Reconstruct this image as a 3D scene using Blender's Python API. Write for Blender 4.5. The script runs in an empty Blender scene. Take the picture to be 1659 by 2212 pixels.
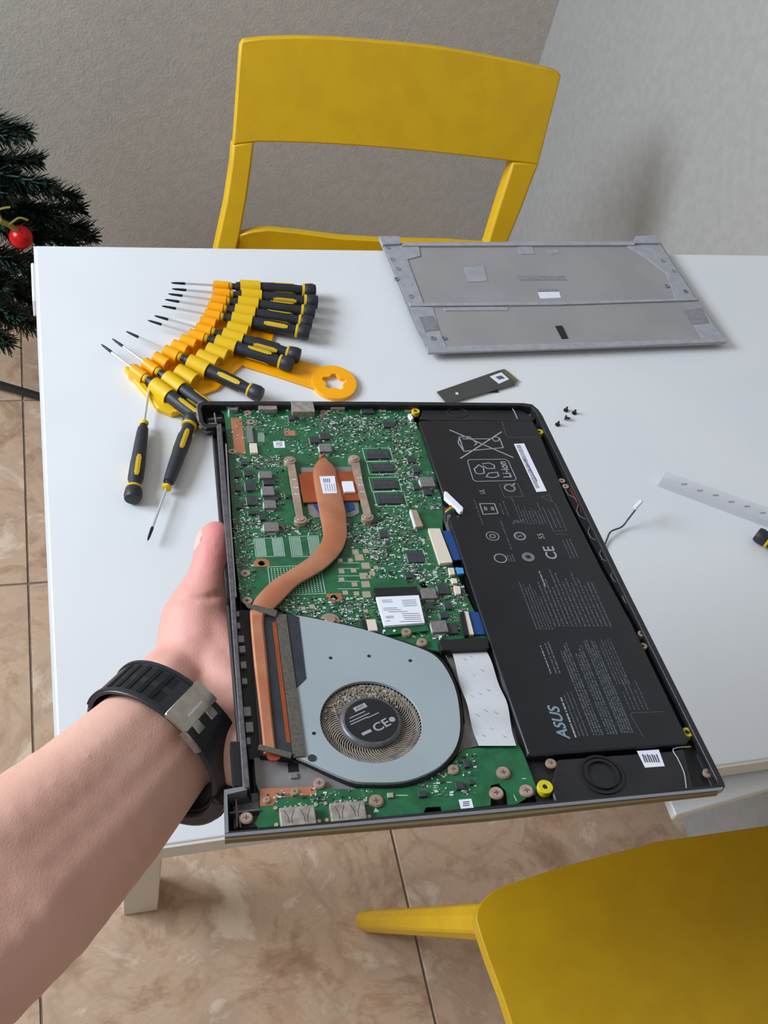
import bpy, bmesh, math, random
from mathutils import Vector, Matrix
from mathutils.geometry import tessellate_polygon
random.seed(7)
scene = bpy.context.scene
col = scene.collection
# ------------------------------------------------------------------ camera
F = 2296.4275
RC = Matrix(((0.9573180893458442, -0.2183844443658344, 0.1893417816284826),
             (-0.05711746410968538, -0.7850970921860285, -0.6167334522585275),
             (0.28333667447914507, 0.5795953677351712, -0.7640612139056862)))
CM = Vector((16.2267, -854.4965, 676.7881))      # mm, origin = far left corner of the table top
TZ = 740.0                                       # table top above the floor, mm
def Wm(p): return Vector((p[0], p[1], p[2] + TZ)) * 0.001
cam_data = bpy.data.cameras.new('camera')
cam = bpy.data.objects.new('camera', cam_data); col.objects.link(cam)
cam_data.sensor_fit = 'HORIZONTAL'; cam_data.sensor_width = 36.0
cam_data.lens = F / 1659.0 * 36.0
cam_data.clip_start = 0.02; cam_data.clip_end = 50
mr = Matrix((RC[0], -RC[1], -RC[2])).transposed().to_4x4()
mr.translation = Wm(CM)
cam.matrix_world = mr
scene.camera = cam
# ------------------------------------------------------------------ light
def srgb(c):
    return tuple(((x / 255.0 / 12.92) if x / 255.0 <= 0.04045 else ((x / 255.0 + 0.055) / 1.055) ** 2.4) for x in c)
world = bpy.data.worlds.new('world'); scene.world = world; world.use_nodes = True
bg = world.node_tree.nodes['Background']
bg.inputs[0].default_value = (*srgb((236, 232, 226)), 1); bg.inputs[1].default_value = 0.47
def area(name, loc, target, sx, sy, power, color):
    d = bpy.data.lights.new(name, 'AREA'); d.shape = 'RECTANGLE'; d.size = sx; d.size_y = sy; d.energy = power; d.color = color
    o = bpy.data.objects.new(name, d); col.objects.link(o); o.location = loc
    o.rotation_euler = (Vector(target) - Vector(loc)).to_track_quat('-Z', 'Y').to_euler()
    return o
area('window_daylight', (-1.75, 0.16, 1.84), (0.4, -0.35, 0.74), 1.1, 0.85, 77, (0.80, 0.905, 1.0))
scene.view_settings.view_transform = 'Standard'; scene.view_settings.look = 'None'
scene.view_settings.exposure = 0.0; scene.view_settings.gamma = 1.0; scene.view_settings.use_curve_mapping = False
# ------------------------------------------------------------------ geometry of the view: photo pixel -> real plane
def _ray(u, v): return RC.transposed() @ Vector(((u - 829.5) / F, (v - 1106.0) / F, 1.0))
def on(u, v, z=0.0):
    d = _ray(u, v); t = (z - CM.z) / d.z; return CM + d * t
def aty(u, v, y):
    d = _ray(u, v); t = (y - CM.y) / d.y; return CM + d * t
def atd(u, v, depth): return CM + _ray(u, v) * depth
RL = Matrix(((0.9958497695070151, 0.08512940780006654, -0.03219037900421692),
             (-0.07708587929987742, 0.9769776553648074, 0.19892819842960496),
             (0.04838392073189076, -0.19562117688403147, 0.9794852481630933)))
TL = Vector((95.80491778152644, -391.44040026305635, 190.10815350040556))
def P(u, v, h=0.0):                               # point of the laptop's own frame, mm
    d = RL.transposed() @ _ray(u, v); c = RL.transposed() @ (CM - TL); t = (h - c.z) / d.z
    q = c + d * t; return (q.x, q.y)
def LW(x, y, z): return RL @ Vector((x, y, z)) + TL
# ------------------------------------------------------------------ materials
def mat(name, c, rough=0.5, metal=0.0, c2=None, scale=40.0, bump=0.0, bscale=None, alpha=None, trans=0.0, coat=0.0, detail=4.0, lo=0.4, hi=0.6, spec=None):
    m = bpy.data.materials.new(name); m.use_nodes = True
    nt = m.node_tree; b = nt.nodes['Principled BSDF']
    b.inputs['Base Color'].default_value = (*srgb(c), 1); b.inputs['Roughness'].default_value = rough; b.inputs['Metallic'].default_value = metal
    if alpha: b.inputs['Alpha'].default_value = alpha
    if trans: b.inputs['Transmission Weight'].default_value = trans
    if coat: b.inputs['Coat Weight'].default_value = coat; b.inputs['Coat Roughness'].default_value = 0.15
    if spec is not None: b.inputs['Specular IOR Level'].default_value = spec
    tc = nt.nodes.new('ShaderNodeTexCoord')
    if c2 is not None:
        n = nt.nodes.new('ShaderNodeTexNoise'); n.inputs['Scale'].default_value = scale; n.inputs['Detail'].default_value = detail
        r = nt.nodes.new('ShaderNodeValToRGB')
        r.color_ramp.elements[0].position = lo; r.color_ramp.elements[0].color = (*srgb(c), 1)
        r.color_ramp.elements[1].position = hi; r.color_ramp.elements[1].color = (*srgb(c2), 1)
        nt.links.new(tc.outputs['Object'], n.inputs['Vector']); nt.links.new(n.outputs['Fac'], r.inputs['Fac']); nt.links.new(r.outputs['Color'], b.inputs['Base Color'])
    if bump:
        n2 = nt.nodes.new('ShaderNodeTexNoise'); n2.inputs['Scale'].default_value = bscale or scale; n2.inputs['Detail'].default_value = 3
        bp = nt.nodes.new('ShaderNodeBump'); bp.inputs['Strength'].default_value = bump; bp.inputs['Distance'].default_value = 0.002
        nt.links.new(tc.outputs['Object'], n2.inputs['Vector']); nt.links.new(n2.outputs['Fac'], bp.inputs['Height']); nt.links.new(bp.outputs['Normal'], b.inputs['Normal'])
    return m
M = {}
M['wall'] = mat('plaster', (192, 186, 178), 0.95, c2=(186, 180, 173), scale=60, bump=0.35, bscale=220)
M['wall_dimmed'] = mat('dimmed_plaster', (160, 158, 156), 0.95, c2=(155, 153, 151), scale=60, bump=0.35, bscale=220)  # right wall's plaster, darkened and greyed to offset the strong window light on it
M['grout'] = mat('grout', (128, 112, 98), 0.9, c2=(112, 98, 86), scale=80)
M['white'] = mat('white_laminate', (222, 223, 226), 0.38, c2=(219, 220, 224), scale=8)
M['white_edge'] = mat('white_edge_band', (214, 208, 196), 0.5)
M['yellow_chair'] = mat('yellow_plastic', (212, 168, 0), 0.5, c2=(206, 162, 0), scale=30, bump=0.06, bscale=900)
M['chassis'] = mat('black_chassis', (26, 26, 30), 0.42, c2=(34, 33, 36), scale=60, bump=0.1, bscale=400)
M['magnesium'] = mat('grey_magnesium', (132, 128, 128), 0.5, 0.2, c2=(118, 114, 114), scale=70)
M['shell'] = mat('silver_shell', (150, 152, 158), 0.35, 0.6)
M['champagne'] = mat('champagne_lid', (128, 112, 84), 0.4, 0.5)
M['rail'] = mat('grey_rail', (104, 101, 106), 0.4, 0.3, c2=(88, 85, 90), scale=300)
M['pcb'] = mat('green_board', (20, 84, 50), 0.38, c2=(28, 100, 62), scale=150, coat=0.3, detail=8)
M['silk'] = mat('silkscreen', (190, 208, 198), 0.6)
M['pad'] = mat('tinned_pad', (206, 190, 172), 0.3, 0.6)
M['copper'] = mat('copper', (206, 140, 108), 0.33, 0.5, c2=(196, 124, 92), scale=50, detail=8)
M['copper_dark'] = mat('copper_plate', (176, 88, 50), 0.34, 0.6, c2=(188, 98, 60), scale=80)
M['bronze'] = mat('nickel_bronze', (186, 160, 144), 0.4, 0.35, c2=(166, 140, 124), scale=120)
M['steel'] = mat('steel', (190, 192, 196), 0.22, 0.95)
M['connector'] = mat('connector_steel', (176, 168, 160), 0.35, 0.4, c2=(150, 142, 134), scale=300)
M['black'] = mat('black_plastic', (24, 24, 27), 0.45)
M['chip'] = mat('chip_black', (52, 52, 58), 0.4, c2=(60, 60, 66), scale=500)
M['inductor'] = mat('inductor_grey', (124, 117, 118), 0.5, c2=(108, 102, 103), scale=600)
M['battery'] = mat('battery_black', (13, 14, 20), 0.3, c2=(17, 18, 25), scale=50, bump=0.05, bscale=60, coat=0.25)
M['print'] = mat('grey_print', (150, 152, 160), 0.6)
M['print_dim'] = mat('dim_print', (84, 90, 98), 0.6)
M['print_blue'] = mat('pale_print', (120, 140, 152), 0.5)
M['label'] = mat('white_label', (226, 226, 236), 0.5)
M['ink'] = mat('label_ink', (86, 88, 104), 0.6)
M['fan'] = mat('fan_steel', (158, 168, 174), 0.5, 0.12, c2=(152, 162, 168), scale=18, bump=0.02, bscale=500)
M['tape'] = mat('black_tape', (38, 41, 48), 0.5, c2=(46, 49, 56), scale=90)
M['foam'] = mat('grey_foam', (92, 86, 78), 0.95, c2=(76, 71, 64), scale=900)
M['blade'] = mat('fan_blade', (120, 112, 104), 0.5, c2=(150, 140, 128), scale=160)
M['dust'] = mat('dust', (168, 156, 142), 1.0, c2=(130, 118, 106), scale=300)
M['cable'] = mat('white_flat_cable', (206, 206, 210), 0.45, c2=(198, 198, 204), scale=15)
M['cream'] = mat('cream_plastic', (214, 200, 184), 0.5)
M['blue'] = mat('blue_stiffener', (24, 66, 130), 0.4)
M['blue_light'] = mat('light_blue_tab', (70, 150, 215), 0.4)
M['yellow'] = mat('yellow_rubber', (206, 188, 22), 0.5)
M['red'] = mat('red_wire', (176, 22, 24), 0.4)
M['green'] = mat('green_wire', (40, 120, 60), 0.4)
M['orange'] = mat('orange_clip', (252, 172, 2), 0.35, c2=(246, 164, 0), scale=30)
M['mustard'] = mat('yellow_clip', (226, 182, 8), 0.5)
M['inlay'] = mat('yellow_inlay', (206, 170, 30), 0.5)
M['handle'] = mat('black_rubber', (34, 37, 44), 0.5, bump=0.08, bscale=500)
M['shaft'] = mat('chrome_shaft', (220, 222, 226), 0.2, 0.6)
M['tip'] = mat('blackened_tip', (34, 42, 50), 0.4, 0.6)
M['cover'] = mat('cover_grey', (156, 153, 154), 0.5, 0.1, c2=(150, 147, 148), scale=14)
M['cover_light'] = mat('cover_light', (168, 168, 176), 0.45, 0.15, c2=(158, 158, 166), scale=120)
M['cover_mid'] = mat('cover_mid', (128, 128, 134), 0.5, 0.1, c2=(140, 140, 146), scale=200)
M['ssd'] = mat('ssd_green_grey', (74, 72, 68), 0.5, c2=(68, 70, 64), scale=60)
M['olive'] = mat('olive_contact', (98, 98, 60), 0.5)
M['strap'] = mat('black_silicone', (38, 39, 45), 0.36)
M['strap_hole'] = mat('strap_shadow_black', (8, 8, 10), 0.8)
M['buckle'] = mat('brushed_steel', (190, 182, 170), 0.32, 0.9, c2=(176, 168, 156), scale=200)
M['needle'] = mat('tree_needle', (14, 40, 32), 0.6, c2=(20, 54, 40), scale=20)
M['trunk'] = mat('tree_wire', (40, 32, 26), 0.7)
M['bauble'] = mat('red_bauble', (196, 14, 24), 0.25, 0.35)
M['gold'] = mat('gold_ribbon', (150, 140, 60), 0.4, 0.4)
M['clear'] = mat('clear_plastic', (225, 225, 232), 0.06, alpha=0.45)
M['wire'] = mat('teal_wire', (46, 74, 78), 0.4)
M['nail'] = mat('nail', (226, 178, 168), 0.3)
def skin_mat():
    m = bpy.data.materials.new('skin'); m.use_nodes = True; nt = m.node_tree; b = nt.nodes['Principled BSDF']
    tc = nt.nodes.new('ShaderNodeTexCoord')
    at = nt.nodes.new('ShaderNodeAttribute'); at.attribute_name = 'blush'
    n = nt.nodes.new('ShaderNodeTexNoise'); n.inputs['Scale'].default_value = 22; n.inputs['Detail'].default_value = 5
    r = nt.nodes.new('ShaderNodeValToRGB'); r.color_ramp.elements[0].position = 0.35; r.color_ramp.elements[1].position = 0.65
    r.color_ramp.elements[0].color = (*srgb((206, 160, 142)), 1); r.color_ramp.elements[1].color = (*srgb((214, 172, 154)), 1)
    mx = nt.nodes.new('ShaderNodeMix'); mx.data_type = 'RGBA'; mx.inputs[7].default_value = (*srgb((216, 132, 130)), 1)
    nt.links.new(tc.outputs['Object'], n.inputs['Vector']); nt.links.new(n.outputs['Fac'], r.inputs['Fac'])
    nt.links.new(r.outputs['Color'], mx.inputs[6]); nt.links.new(at.outputs['Fac'], mx.inputs[0]); nt.links.new(mx.outputs[2], b.inputs['Base Color'])
    b.inputs['Roughness'].default_value = 0.6; b.inputs['Subsurface Weight'].default_value = 0.12; b.inputs['Subsurface Radius'].default_value = (0.01, 0.004, 0.002); b.inputs['Subsurface Scale'].default_value = 0.6
    n2 = nt.nodes.new('ShaderNodeTexVoronoi'); n2.inputs['Scale'].default_value = 900
    bp = nt.nodes.new('ShaderNodeBump'); bp.inputs['Strength'].default_value = 0.12; bp.inputs['Distance'].default_value = 0.0006
    nt.links.new(tc.outputs['Object'], n2.inputs['Vector']); nt.links.new(n2.outputs['Distance'], bp.inputs['Height']); nt.links.new(bp.outputs['Normal'], b.inputs['Normal'])
    return m
M['skin'] = skin_mat()
def tile_mat():
    m = bpy.data.materials.new('marbled_tile'); m.use_nodes = True; nt = m.node_tree; b = nt.nodes['Principled BSDF']
    N = nt.nodes.new; L = nt.links.new
    g = N('ShaderNodeNewGeometry'); oi = N('ShaderNodeObjectInfo')
    add = N('ShaderNodeVectorMath'); add.operation = 'ADD'
    mul = N('ShaderNodeVectorMath'); mul.operation = 'SCALE'; mul.inputs[3].default_value = 7.0
    cx = N('ShaderNodeCombineXYZ'); L(oi.outputs['Random'], cx.inputs[0]); L(oi.outputs['Random'], cx.inputs[1]); L(cx.outputs[0], mul.inputs[0])
    L(g.outputs['Position'], add.inputs[0]); L(mul.outputs[0], add.inputs[1])
    n = N('ShaderNodeTexNoise'); n.inputs['Scale'].default_value = 9; n.inputs['Detail'].default_value = 9; n.inputs['Roughness'].default_value = 0.72; n.inputs['Distortion'].default_value = 0.6
    r = N('ShaderNodeValToRGB'); e = r.color_ramp.elements
    e[0].position = 0.3; e[0].color = (*srgb((138, 110, 90)), 1); e[1].position = 0.72; e[1].color = (*srgb((206, 188, 168)), 1)
    for p_, c_ in ((0.41, (168, 138, 114)), (0.48, (188, 160, 136)), (0.55, (180, 152, 130)), (0.62, (202, 180, 158))):
        k = e.new(p_); k.color = (*srgb(c_), 1)
    n2 = N('ShaderNodeTexNoise'); n2.inputs['Scale'].default_value = 13; n2.inputs['Detail'].default_value = 6; n2.inputs['Distortion'].default_value = 0.8; n2.inputs['Roughness'].default_value = 0.7
    r2 = N('ShaderNodeValToRGB'); r2.color_ramp.elements[0].position = 0.56; r2.color_ramp.elements[0].color = (0, 0, 0, 1); r2.color_ramp.elements[1].position = 0.74; r2.color_ramp.elements[1].color = (0.6, 0.6, 0.6, 1)
    mx = N('ShaderNodeMix'); mx.data_type = 'RGBA'; mx.inputs[7].default_value = (*srgb((178, 126, 94)), 1)
    n3 = N('ShaderNodeTexNoise'); n3.inputs['Scale'].default_value = 7; n3.inputs['Detail'].default_value = 9; n3.inputs['Distortion'].default_value = 1.0
    r3 = N('ShaderNodeValToRGB'); q = r3.color_ramp.elements; q[0].position = 0.45; q[0].color = (0, 0, 0, 1); q[1].position = 0.55; q[1].color = (0, 0, 0, 1); k = q.new(0.5); k.color = (0.3, 0.3, 0.3, 1)
    mx2 = N('ShaderNodeMix'); mx2.data_type = 'RGBA'; mx2.inputs[7].default_value = (*srgb((138, 108, 88)), 1)
    for t in (n, n2, n3): L(add.outputs[0], t.inputs['Vector'])
    L(n.outputs['Fac'], r.inputs['Fac']); L(n2.outputs['Fac'], r2.inputs['Fac']); L(n3.outputs['Fac'], r3.inputs['Fac'])
    L(r.outputs['Color'], mx.inputs[6]); L(r2.outputs['Color'], mx.inputs[0]); L(mx.outputs[2], mx2.inputs[6]); L(r3.outputs['Color'], mx2.inputs[0]); L(mx2.outputs[2], b.inputs['Base Color'])
    b.inputs['Roughness'].default_value = 0.42
    return m
M['tile'] = tile_mat()
# ------------------------------------------------------------------ mesh helpers, everything in mm
def nb(): return bmesh.new()
def obj(name, bm, m, parent=None, smooth=False, bevel=0.0, seg=1, kind=None, label=None, world=False, keep=False):
    bmesh.ops.recalc_face_normals(bm, faces=bm.faces[:])
    bm.transform(Matrix.Scale(0.001, 4))
    me = bpy.data.meshes.new(name); bm.to_mesh(me); bm.free()
    for k in (m if isinstance(m, (list, tuple)) else [m]): me.materials.append(M[k])
    o = bpy.data.objects.new(name, me); col.objects.link(o)
    if parent is not None: o.parent = parent
    if smooth:
        me.polygons.foreach_set('use_smooth', [True] * len(me.polygons)); 
        try: me.set_sharp_from_angle(angle=math.radians(40))
        except Exception: pass
    if bevel:
        md = o.modifiers.new('bevel', 'BEVEL'); md.width = bevel * 0.001; md.segments = seg; md.limit_method = 'ANGLE'; md.angle_limit = math.radians(35)
    if kind: o['kind'] = kind
    if label: o['label'] = label
    return o
def thing(name, label, cat, loc=None, rz=0.0, group=None):
    o = bpy.data.objects.new(name, None); col.objects.link(o); o.empty_display_size = 0.02
    if loc is not None: o.location = Wm(loc)
    o.rotation_euler = (0, 0, rz); o['label'] = label; o['category'] = cat
    if group: o['group'] = group
    return o
def tag(o, label, cat, group=None):
    o['label'] = label; o['category'] = cat
    if group: o['group'] = group
    return o
def cp(root, label=None, group=None):
    r = root.copy(); col.objects.link(r)
    if label: r['label'] = label
    if group: r['group'] = group
    for ch in list(root.children):
        c = ch.copy(); col.objects.link(c); c.parent = r
        for g in ch.children:
            d = g.copy(); col.objects.link(d); d.parent = c
    return r
def box(bm, x0, x1, y0, y1, z0, z1, mi=0):
    vs = [bm.verts.new(p) for p in ((x0, y0, z0), (x1, y0, z0), (x1, y1, z0), (x0, y1, z0), (x0, y0, z1), (x1, y0, z1), (x1, y1, z1), (x0, y1, z1))]
    for f in ((0, 3, 2, 1), (4, 5, 6, 7), (0, 1, 5, 4), (1, 2, 6, 5), (2, 3, 7, 6), (3, 0, 4, 7)):
        bm.faces.new([vs[i] for i in f]).material_index = mi
def prism(bm, poly, z0, z1, holes=(), mi=0):
    loops = [list(poly)] + [list(h) for h in holes]
    tris = tessellate_polygon([[Vector((p[0], p[1], 0)) for p in l] for l in loops])
    flat = [p for l in loops for p in l]
    a = [bm.verts.new((p[0], p[1], z0)) for p in flat]; b = [bm.verts.new((p[0], p[1], z1)) for p in flat]
    for t in tris:
        for q in ([b[i] for i in t], [a[i] for i in reversed(t)]):
            try: bm.faces.new(q).material_index = mi
            except ValueError: pass
    k = 0
    for l in loops:
        n = len(l)
        for i in range(n):
            j = (i + 1) % n
            try: bm.faces.new((a[k + i], a[k + j], b[k + j], b[k + i])).material_index = mi
            except ValueError: pass
        k += n
def circ(cx, cy, r, n=24, ry=None): return [(cx + r * math.cos(2 * math.pi * i / n), cy + (ry or r) * math.sin(2 * math.pi * i / n)) for i in range(n)]
def cyl(bm, cx, cy, r, z0, z1, n=20, hole=0): prism(bm, circ(cx, cy, r, n), z0, z1, [circ(cx, cy, hole, n)] if hole else ())
def frame(d):
    d = d.normalized(); a = Vector((0, 0, 1)) if abs(d.z) < 0.9 else Vector((1, 0, 0)); x = d.cross(a).normalized(); return x, d.cross(x).normalized()
def tube(bm, pts, r, n=8, cap=True):
    pts = [Vector(p) for p in pts]; rings = []; x = None
    for i, p in enumerate(pts):
        d = (pts[min(i + 1, len(pts) - 1)] - pts[max(i - 1, 0)]).normalized()
        if x is None: x, y = frame(d)
        else:
            x = (x - d * x.dot(d)).normalized(); y = d.cross(x)
        rr = r[i] if isinstance(r, (list, tuple)) else r
        rings.append([bm.verts.new(p + (x * math.cos(2 * math.pi * k / n) + y * math.sin(2 * math.pi * k / n)) * rr) for k in range(n)])
    for a, b in zip(rings, rings[1:]):
        for k in range(n): bm.faces.new((a[k], a[(k + 1) % n], b[(k + 1) % n], b[k]))
    if cap: bm.faces.new(rings[0]); bm.faces.new(rings[-1][::-1])
def lathe(bm, prof, n=20):                        # profile of (x, r) turned about the x axis
    rings = []
    for x, r in prof: rings.append([bm.verts.new((x, r * math.cos(2 * math.pi * k / n), r * math.sin(2 * math.pi * k / n))) for k in range(n)])
    for a, b in zip(rings, rings[1:]):
        for k in range(n): bm.faces.new((a[k], a[(k + 1) % n], b[(k + 1) % n], b[k]))
    bm.faces.new(rings[0]); bm.faces.new(rings[-1][::-1])
def smoothpts(pts, n=8):
    pts = [Vector(p) for p in pts]; out = []
    for i in range(len(pts) - 1):
        p0 = pts[max(i - 1, 0)]; p1 = pts[i]; p2 = pts[i + 1]; p3 = pts[min(i + 2, len(pts) - 1)]
        for k in range(n):
            t = k / n
            out.append(0.5 * ((2 * p1) + (p2 - p0) * t + (2 * p0 - 5 * p1 + 4 * p2 - p3) * t * t + (3 * p1 - p0 - 3 * p2 + p3) * t ** 3))
    out.append(pts[-1]); return out
def rounded(pts, n=4):
    out = []; m = len(pts)
    for i in range(m):
        p0, p1, p2, p3 = (Vector(pts[(i + k) % m]) for k in (-1, 0, 1, 2))
        if (p2 - p1).length > 26 or (p1 - p0).angle(p2 - p1, 0) > 0.9 or (p2 - p1).angle(p3 - p2, 0) > 0.9: out.append(tuple(p1)); continue
        for k in range(n):
            t = k / n; q = 0.5 * ((2 * p1) + (p2 - p0) * t + (2 * p0 - 5 * p1 + 4 * p2 - p3) * t * t + (3 * p1 - p0 - 3 * p2 + p3) * t ** 3); out.append((q.x, q.y))
    return out
def stroke(bm, pts, w, z, th=0.06):
    pts = [Vector((p[0], p[1])) for p in pts]
    for a, b in zip(pts, pts[1:]):
        d = b - a
        if d.length < 1e-6: continue
        d.normalize(); n = Vector((-d.y, d.x)) * w / 2; a2 = a - d * w * 0.3; b2 = b + d * w * 0.3
        prism(bm, [a2 - n, b2 - n, b2 + n, a2 + n], z, z + th)
# ------------------------------------------------------------------ room
bm = nb(); box(bm, -1400, 1500, -1900, 820, -760, -742)
floor = obj('floor', bm, 'grout'); floor.location = (0, 0, TZ * 0.001); floor['kind'] = 'structure'
TX, TY = 474.0, 388.0
for i in range(-3, 4):
    for j in range(-5, 2):
        x0 = -50 + TX * i; y0 = 124 + TY * j; x1 = x0 + TX; y1 = min(y0 + TY, 819)
        if y1 - y0 < 20 or x0 > 1480: continue
        bm = nb(); box(bm, x0 + 1.6, x1 - 1.6, y0 + 1.6, y1 - 1.6, -746, -740)
        obj('tile', bm, 'tile', floor, bevel=0.8)
YB, XR = 820.0, 868.0
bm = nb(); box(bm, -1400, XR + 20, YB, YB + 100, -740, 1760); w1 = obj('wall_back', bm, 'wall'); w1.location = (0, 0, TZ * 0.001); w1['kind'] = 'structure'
bm = nb(); box(bm, XR, XR + 100, -1900, YB, -740, 1760); w2 = obj('wall_right', bm, 'wall_dimmed'); w2.location = (0, 0, TZ * 0.001); w2['kind'] = 'structure'
bm = nb(); box(bm, -1400, XR + 100, -2000, -1900, -740, 1860); w3 = obj('wall_front_added', bm, 'wall'); w3.location = (0, 0, TZ * 0.001); w3['kind'] = 'structure'  # unseen wall behind the camera, added to cut the ambient light
bm = nb(); box(bm, -1400, XR + 100, -2000, YB + 100, 1760, 1860); w4 = obj('ceiling_added', bm, 'wall'); w4.location = (0, 0, TZ * 0.001); w4['kind'] = 'structure'  # unseen, added so that ambient light comes in from the open left side
# ------------------------------------------------------------------ table
table = thing('table', 'white laminate dining table with a pull-out leaf, laden with the tools', 'table', (0, 0, -740))
def tb(name, fn, m, **k):
    b = nb(); fn(b); return obj(name, b, m, table, **k)
LF = on(1460, 1762, -22); LG = on(1659, 1703, -22)
tb('table_top', lambda b: box(b, 0, 862, -597, 0, 724, 740), 'white', bevel=1.2, seg=2)
tb('edge_band', lambda b: box(b, 0, 862, -599, -597, 722, 739), 'white_edge', label='beige edge band')
tb('side_band', lambda b: box(b, -2, 0, -599, 0, 722, 739), 'white')
tb('extension_leaf', lambda b: prism(b, [(LF.x, LF.y), (LG.x, LG.y), (862, LG.y + (862 - LG.x) * (LG.y - LF.y) / (LG.x - LF.x)), (862, -362), (LF.x - 4, -362)], 709, 718), 'white', bevel=1, label='lower white leaf under the near edge')
tb('edge_clip', lambda b: box(b, -5, -2, -75, -22, 718, 738), 'white', bevel=1)
for (x, y) in ((74, -378), (74, -60), (840, -330), (840, -60)):
    tb('leg', lambda b: box(b, x - 22, x + 22, y - 22, y + 22, 0, 722), 'white_edge', bevel=1.5)
tb('apron', lambda b: box(b, 96, 778, -70, -52, 660, 722), 'white')
tb('runner', lambda b: box(b, 64, 84, -560, -84, 690, 722), 'white'); tb('runner', lambda b: box(b, 790, 810, -560, -84, 680, 707), 'white')
# ------------------------------------------------------------------ chairs
def sheet(bm, fn, nu, nv, th, nrm):
    """curved panel: fn(u,v)->Vector, thickness th along nrm(u,v)"""
    A = [[bm.verts.new(fn(i / nu, j / nv)) for j in range(nv + 1)] for i in range(nu + 1)]
    B = [[bm.verts.new(fn(i / nu, j / nv) + nrm * th) for j in range(nv + 1)] for i in range(nu + 1)]
    for i in range(nu):
        for j in range(nv):
            bm.faces.new((A[i][j], A[i + 1][j], A[i + 1][j + 1], A[i][j + 1])); bm.faces.new((B[i][j], B[i][j + 1], B[i + 1][j + 1], B[i + 1][j]))
    for i in range(nu):
        bm.faces.new((A[i][0], B[i][0], B[i + 1][0], A[i + 1][0])); bm.faces.new((A[i][nv], A[i + 1][nv], B[i + 1][nv], B[i][nv]))
    for j in range(nv):
        bm.faces.new((A[0][j], A[0][j + 1], B[0][j + 1], B[0][j])); bm.faces.new((A[nu][j], B[nu][j], B[nu][j + 1], A[nu][j + 1]))
# far chair: its back plane leans away from the table
CHY = 352.0
def backpt(u, v):
    """photo pixel on the leaning, slightly curved plane of the far chair's back"""
    d = _ray(u, v); n = Vector((0.10, 1.0, -0.42)); p0 = Vector((440, CHY, 30))
    t = (p0 - CM).dot(n) / d.dot(n); p = CM + d * t
    s = (p.x - 440) / 210.0
    k = max(0.0, 1 - s * s) * 26
    return p, k
ch1 = thing('dining_chair', 'yellow plastic dining chair behind the table, its open back facing us', 'chair', (440, 260, -740))
def inch1(b): b.transform(Matrix.Translation((-440, -260, 740)))
top_px = [(519, 100), (526, 87), (570, 82), (640, 80), (720, 82), (800, 88), (880, 95), (960, 104), (1040, 118), (1120, 134), (1180, 147), (1203, 153), (1213, 163)]
bot_px = [(504, 316), (512, 312), (556, 307), (626, 308), (700, 311), (780, 316), (856, 322), (930, 329), (1006, 337), (1080, 346), (1130, 352), (1158, 356), (1164, 352)]
def back_panel(b):
    T = [backpt(*p) for p in top_px]; B = [backpt(*p) for p in bot_px]; n = len(T) - 1; rows = 8
    off = Vector((0, 1, -0.3)).normalized()
    def fn(u, v):
        i = min(int(u * n + 1e-6), n); (a, ka), (c, kc) = T[i], B[i]
        return (a + Vector((0, 0, 0))) .lerp(c, v)
    sheet(b, fn, n, rows, 13, off)
b = nb(); back_panel(b); inch1(b); obj('backrest', b, 'yellow_chair', ch1, smooth=True, bevel=2, seg=2)
def post(pa, pb, w, name):
    b = nb(); off = Vector((0, 1, -0.3)).normalized()
    pts = [backpt(*p)[0] for p in pa]; q = [backpt(*p)[0] for p in pb]
    def fn(u, v):
        i = min(int(v * (len(pts) - 1) + 1e-6), len(pts) - 1); return pts[i].lerp(q[i], u)
    sheet(b, fn, 1, len(pts) - 1, w, off); inch1(b); obj(name, b, 'yellow_chair', ch1, smooth=True, bevel=3, seg=2)
post([(503, 312), (500, 352), (487, 440), (467, 532), (455, 590)], [(550, 306), (545, 350), (534, 430), (521, 500), (500, 590)], 22, 'back_post')
post([(1108, 350), (1097, 385), (1076, 450), (1053, 525), (1020, 610)], [(1166, 352), (1150, 392), (1128, 450), (1097, 525), (1062, 610)], 22, 'back_post')
b = nb(); pts = [backpt(*p)[0] for p in [(516, 508), (545, 500), (580, 496), (640, 502), (740, 515), (850, 521), (960, 523), (1070, 530)]]
for p in pts: pass
sheet(b, lambda u, v: pts[min(int(u * 7 + 1e-6), 7)] + Vector((0, -3, -45)) * v, 7, 2, 16, Vector((0, 1, -0.3)).normalized()); inch1(b)
obj('lower_rail', b, 'yellow_chair', ch1, smooth=True, bevel=2)
seatz = -292
b = nb(); prism(b, [(215, 205), (235, 235), (640, 200), (655, 175), (655, -150), (620, -175), (230, -175), (205, -150)], seatz - 14, seatz); inch1(b); obj('seat', b, 'yellow_chair', ch1, bevel=5, seg=3)
for (x, y, dx, dy) in ((232, 210, -10, 70), (635, 180, 10, 70), (232, -150, -15, -40), (630, -150, 15, -40)):
    b = nb(); tube(b, [(x + dx, y + dy, -739), (x, y, seatz - 8)], [13, 19], 10); inch1(b); obj('leg', b, 'yellow_chair', ch1, smooth=True)
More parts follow.
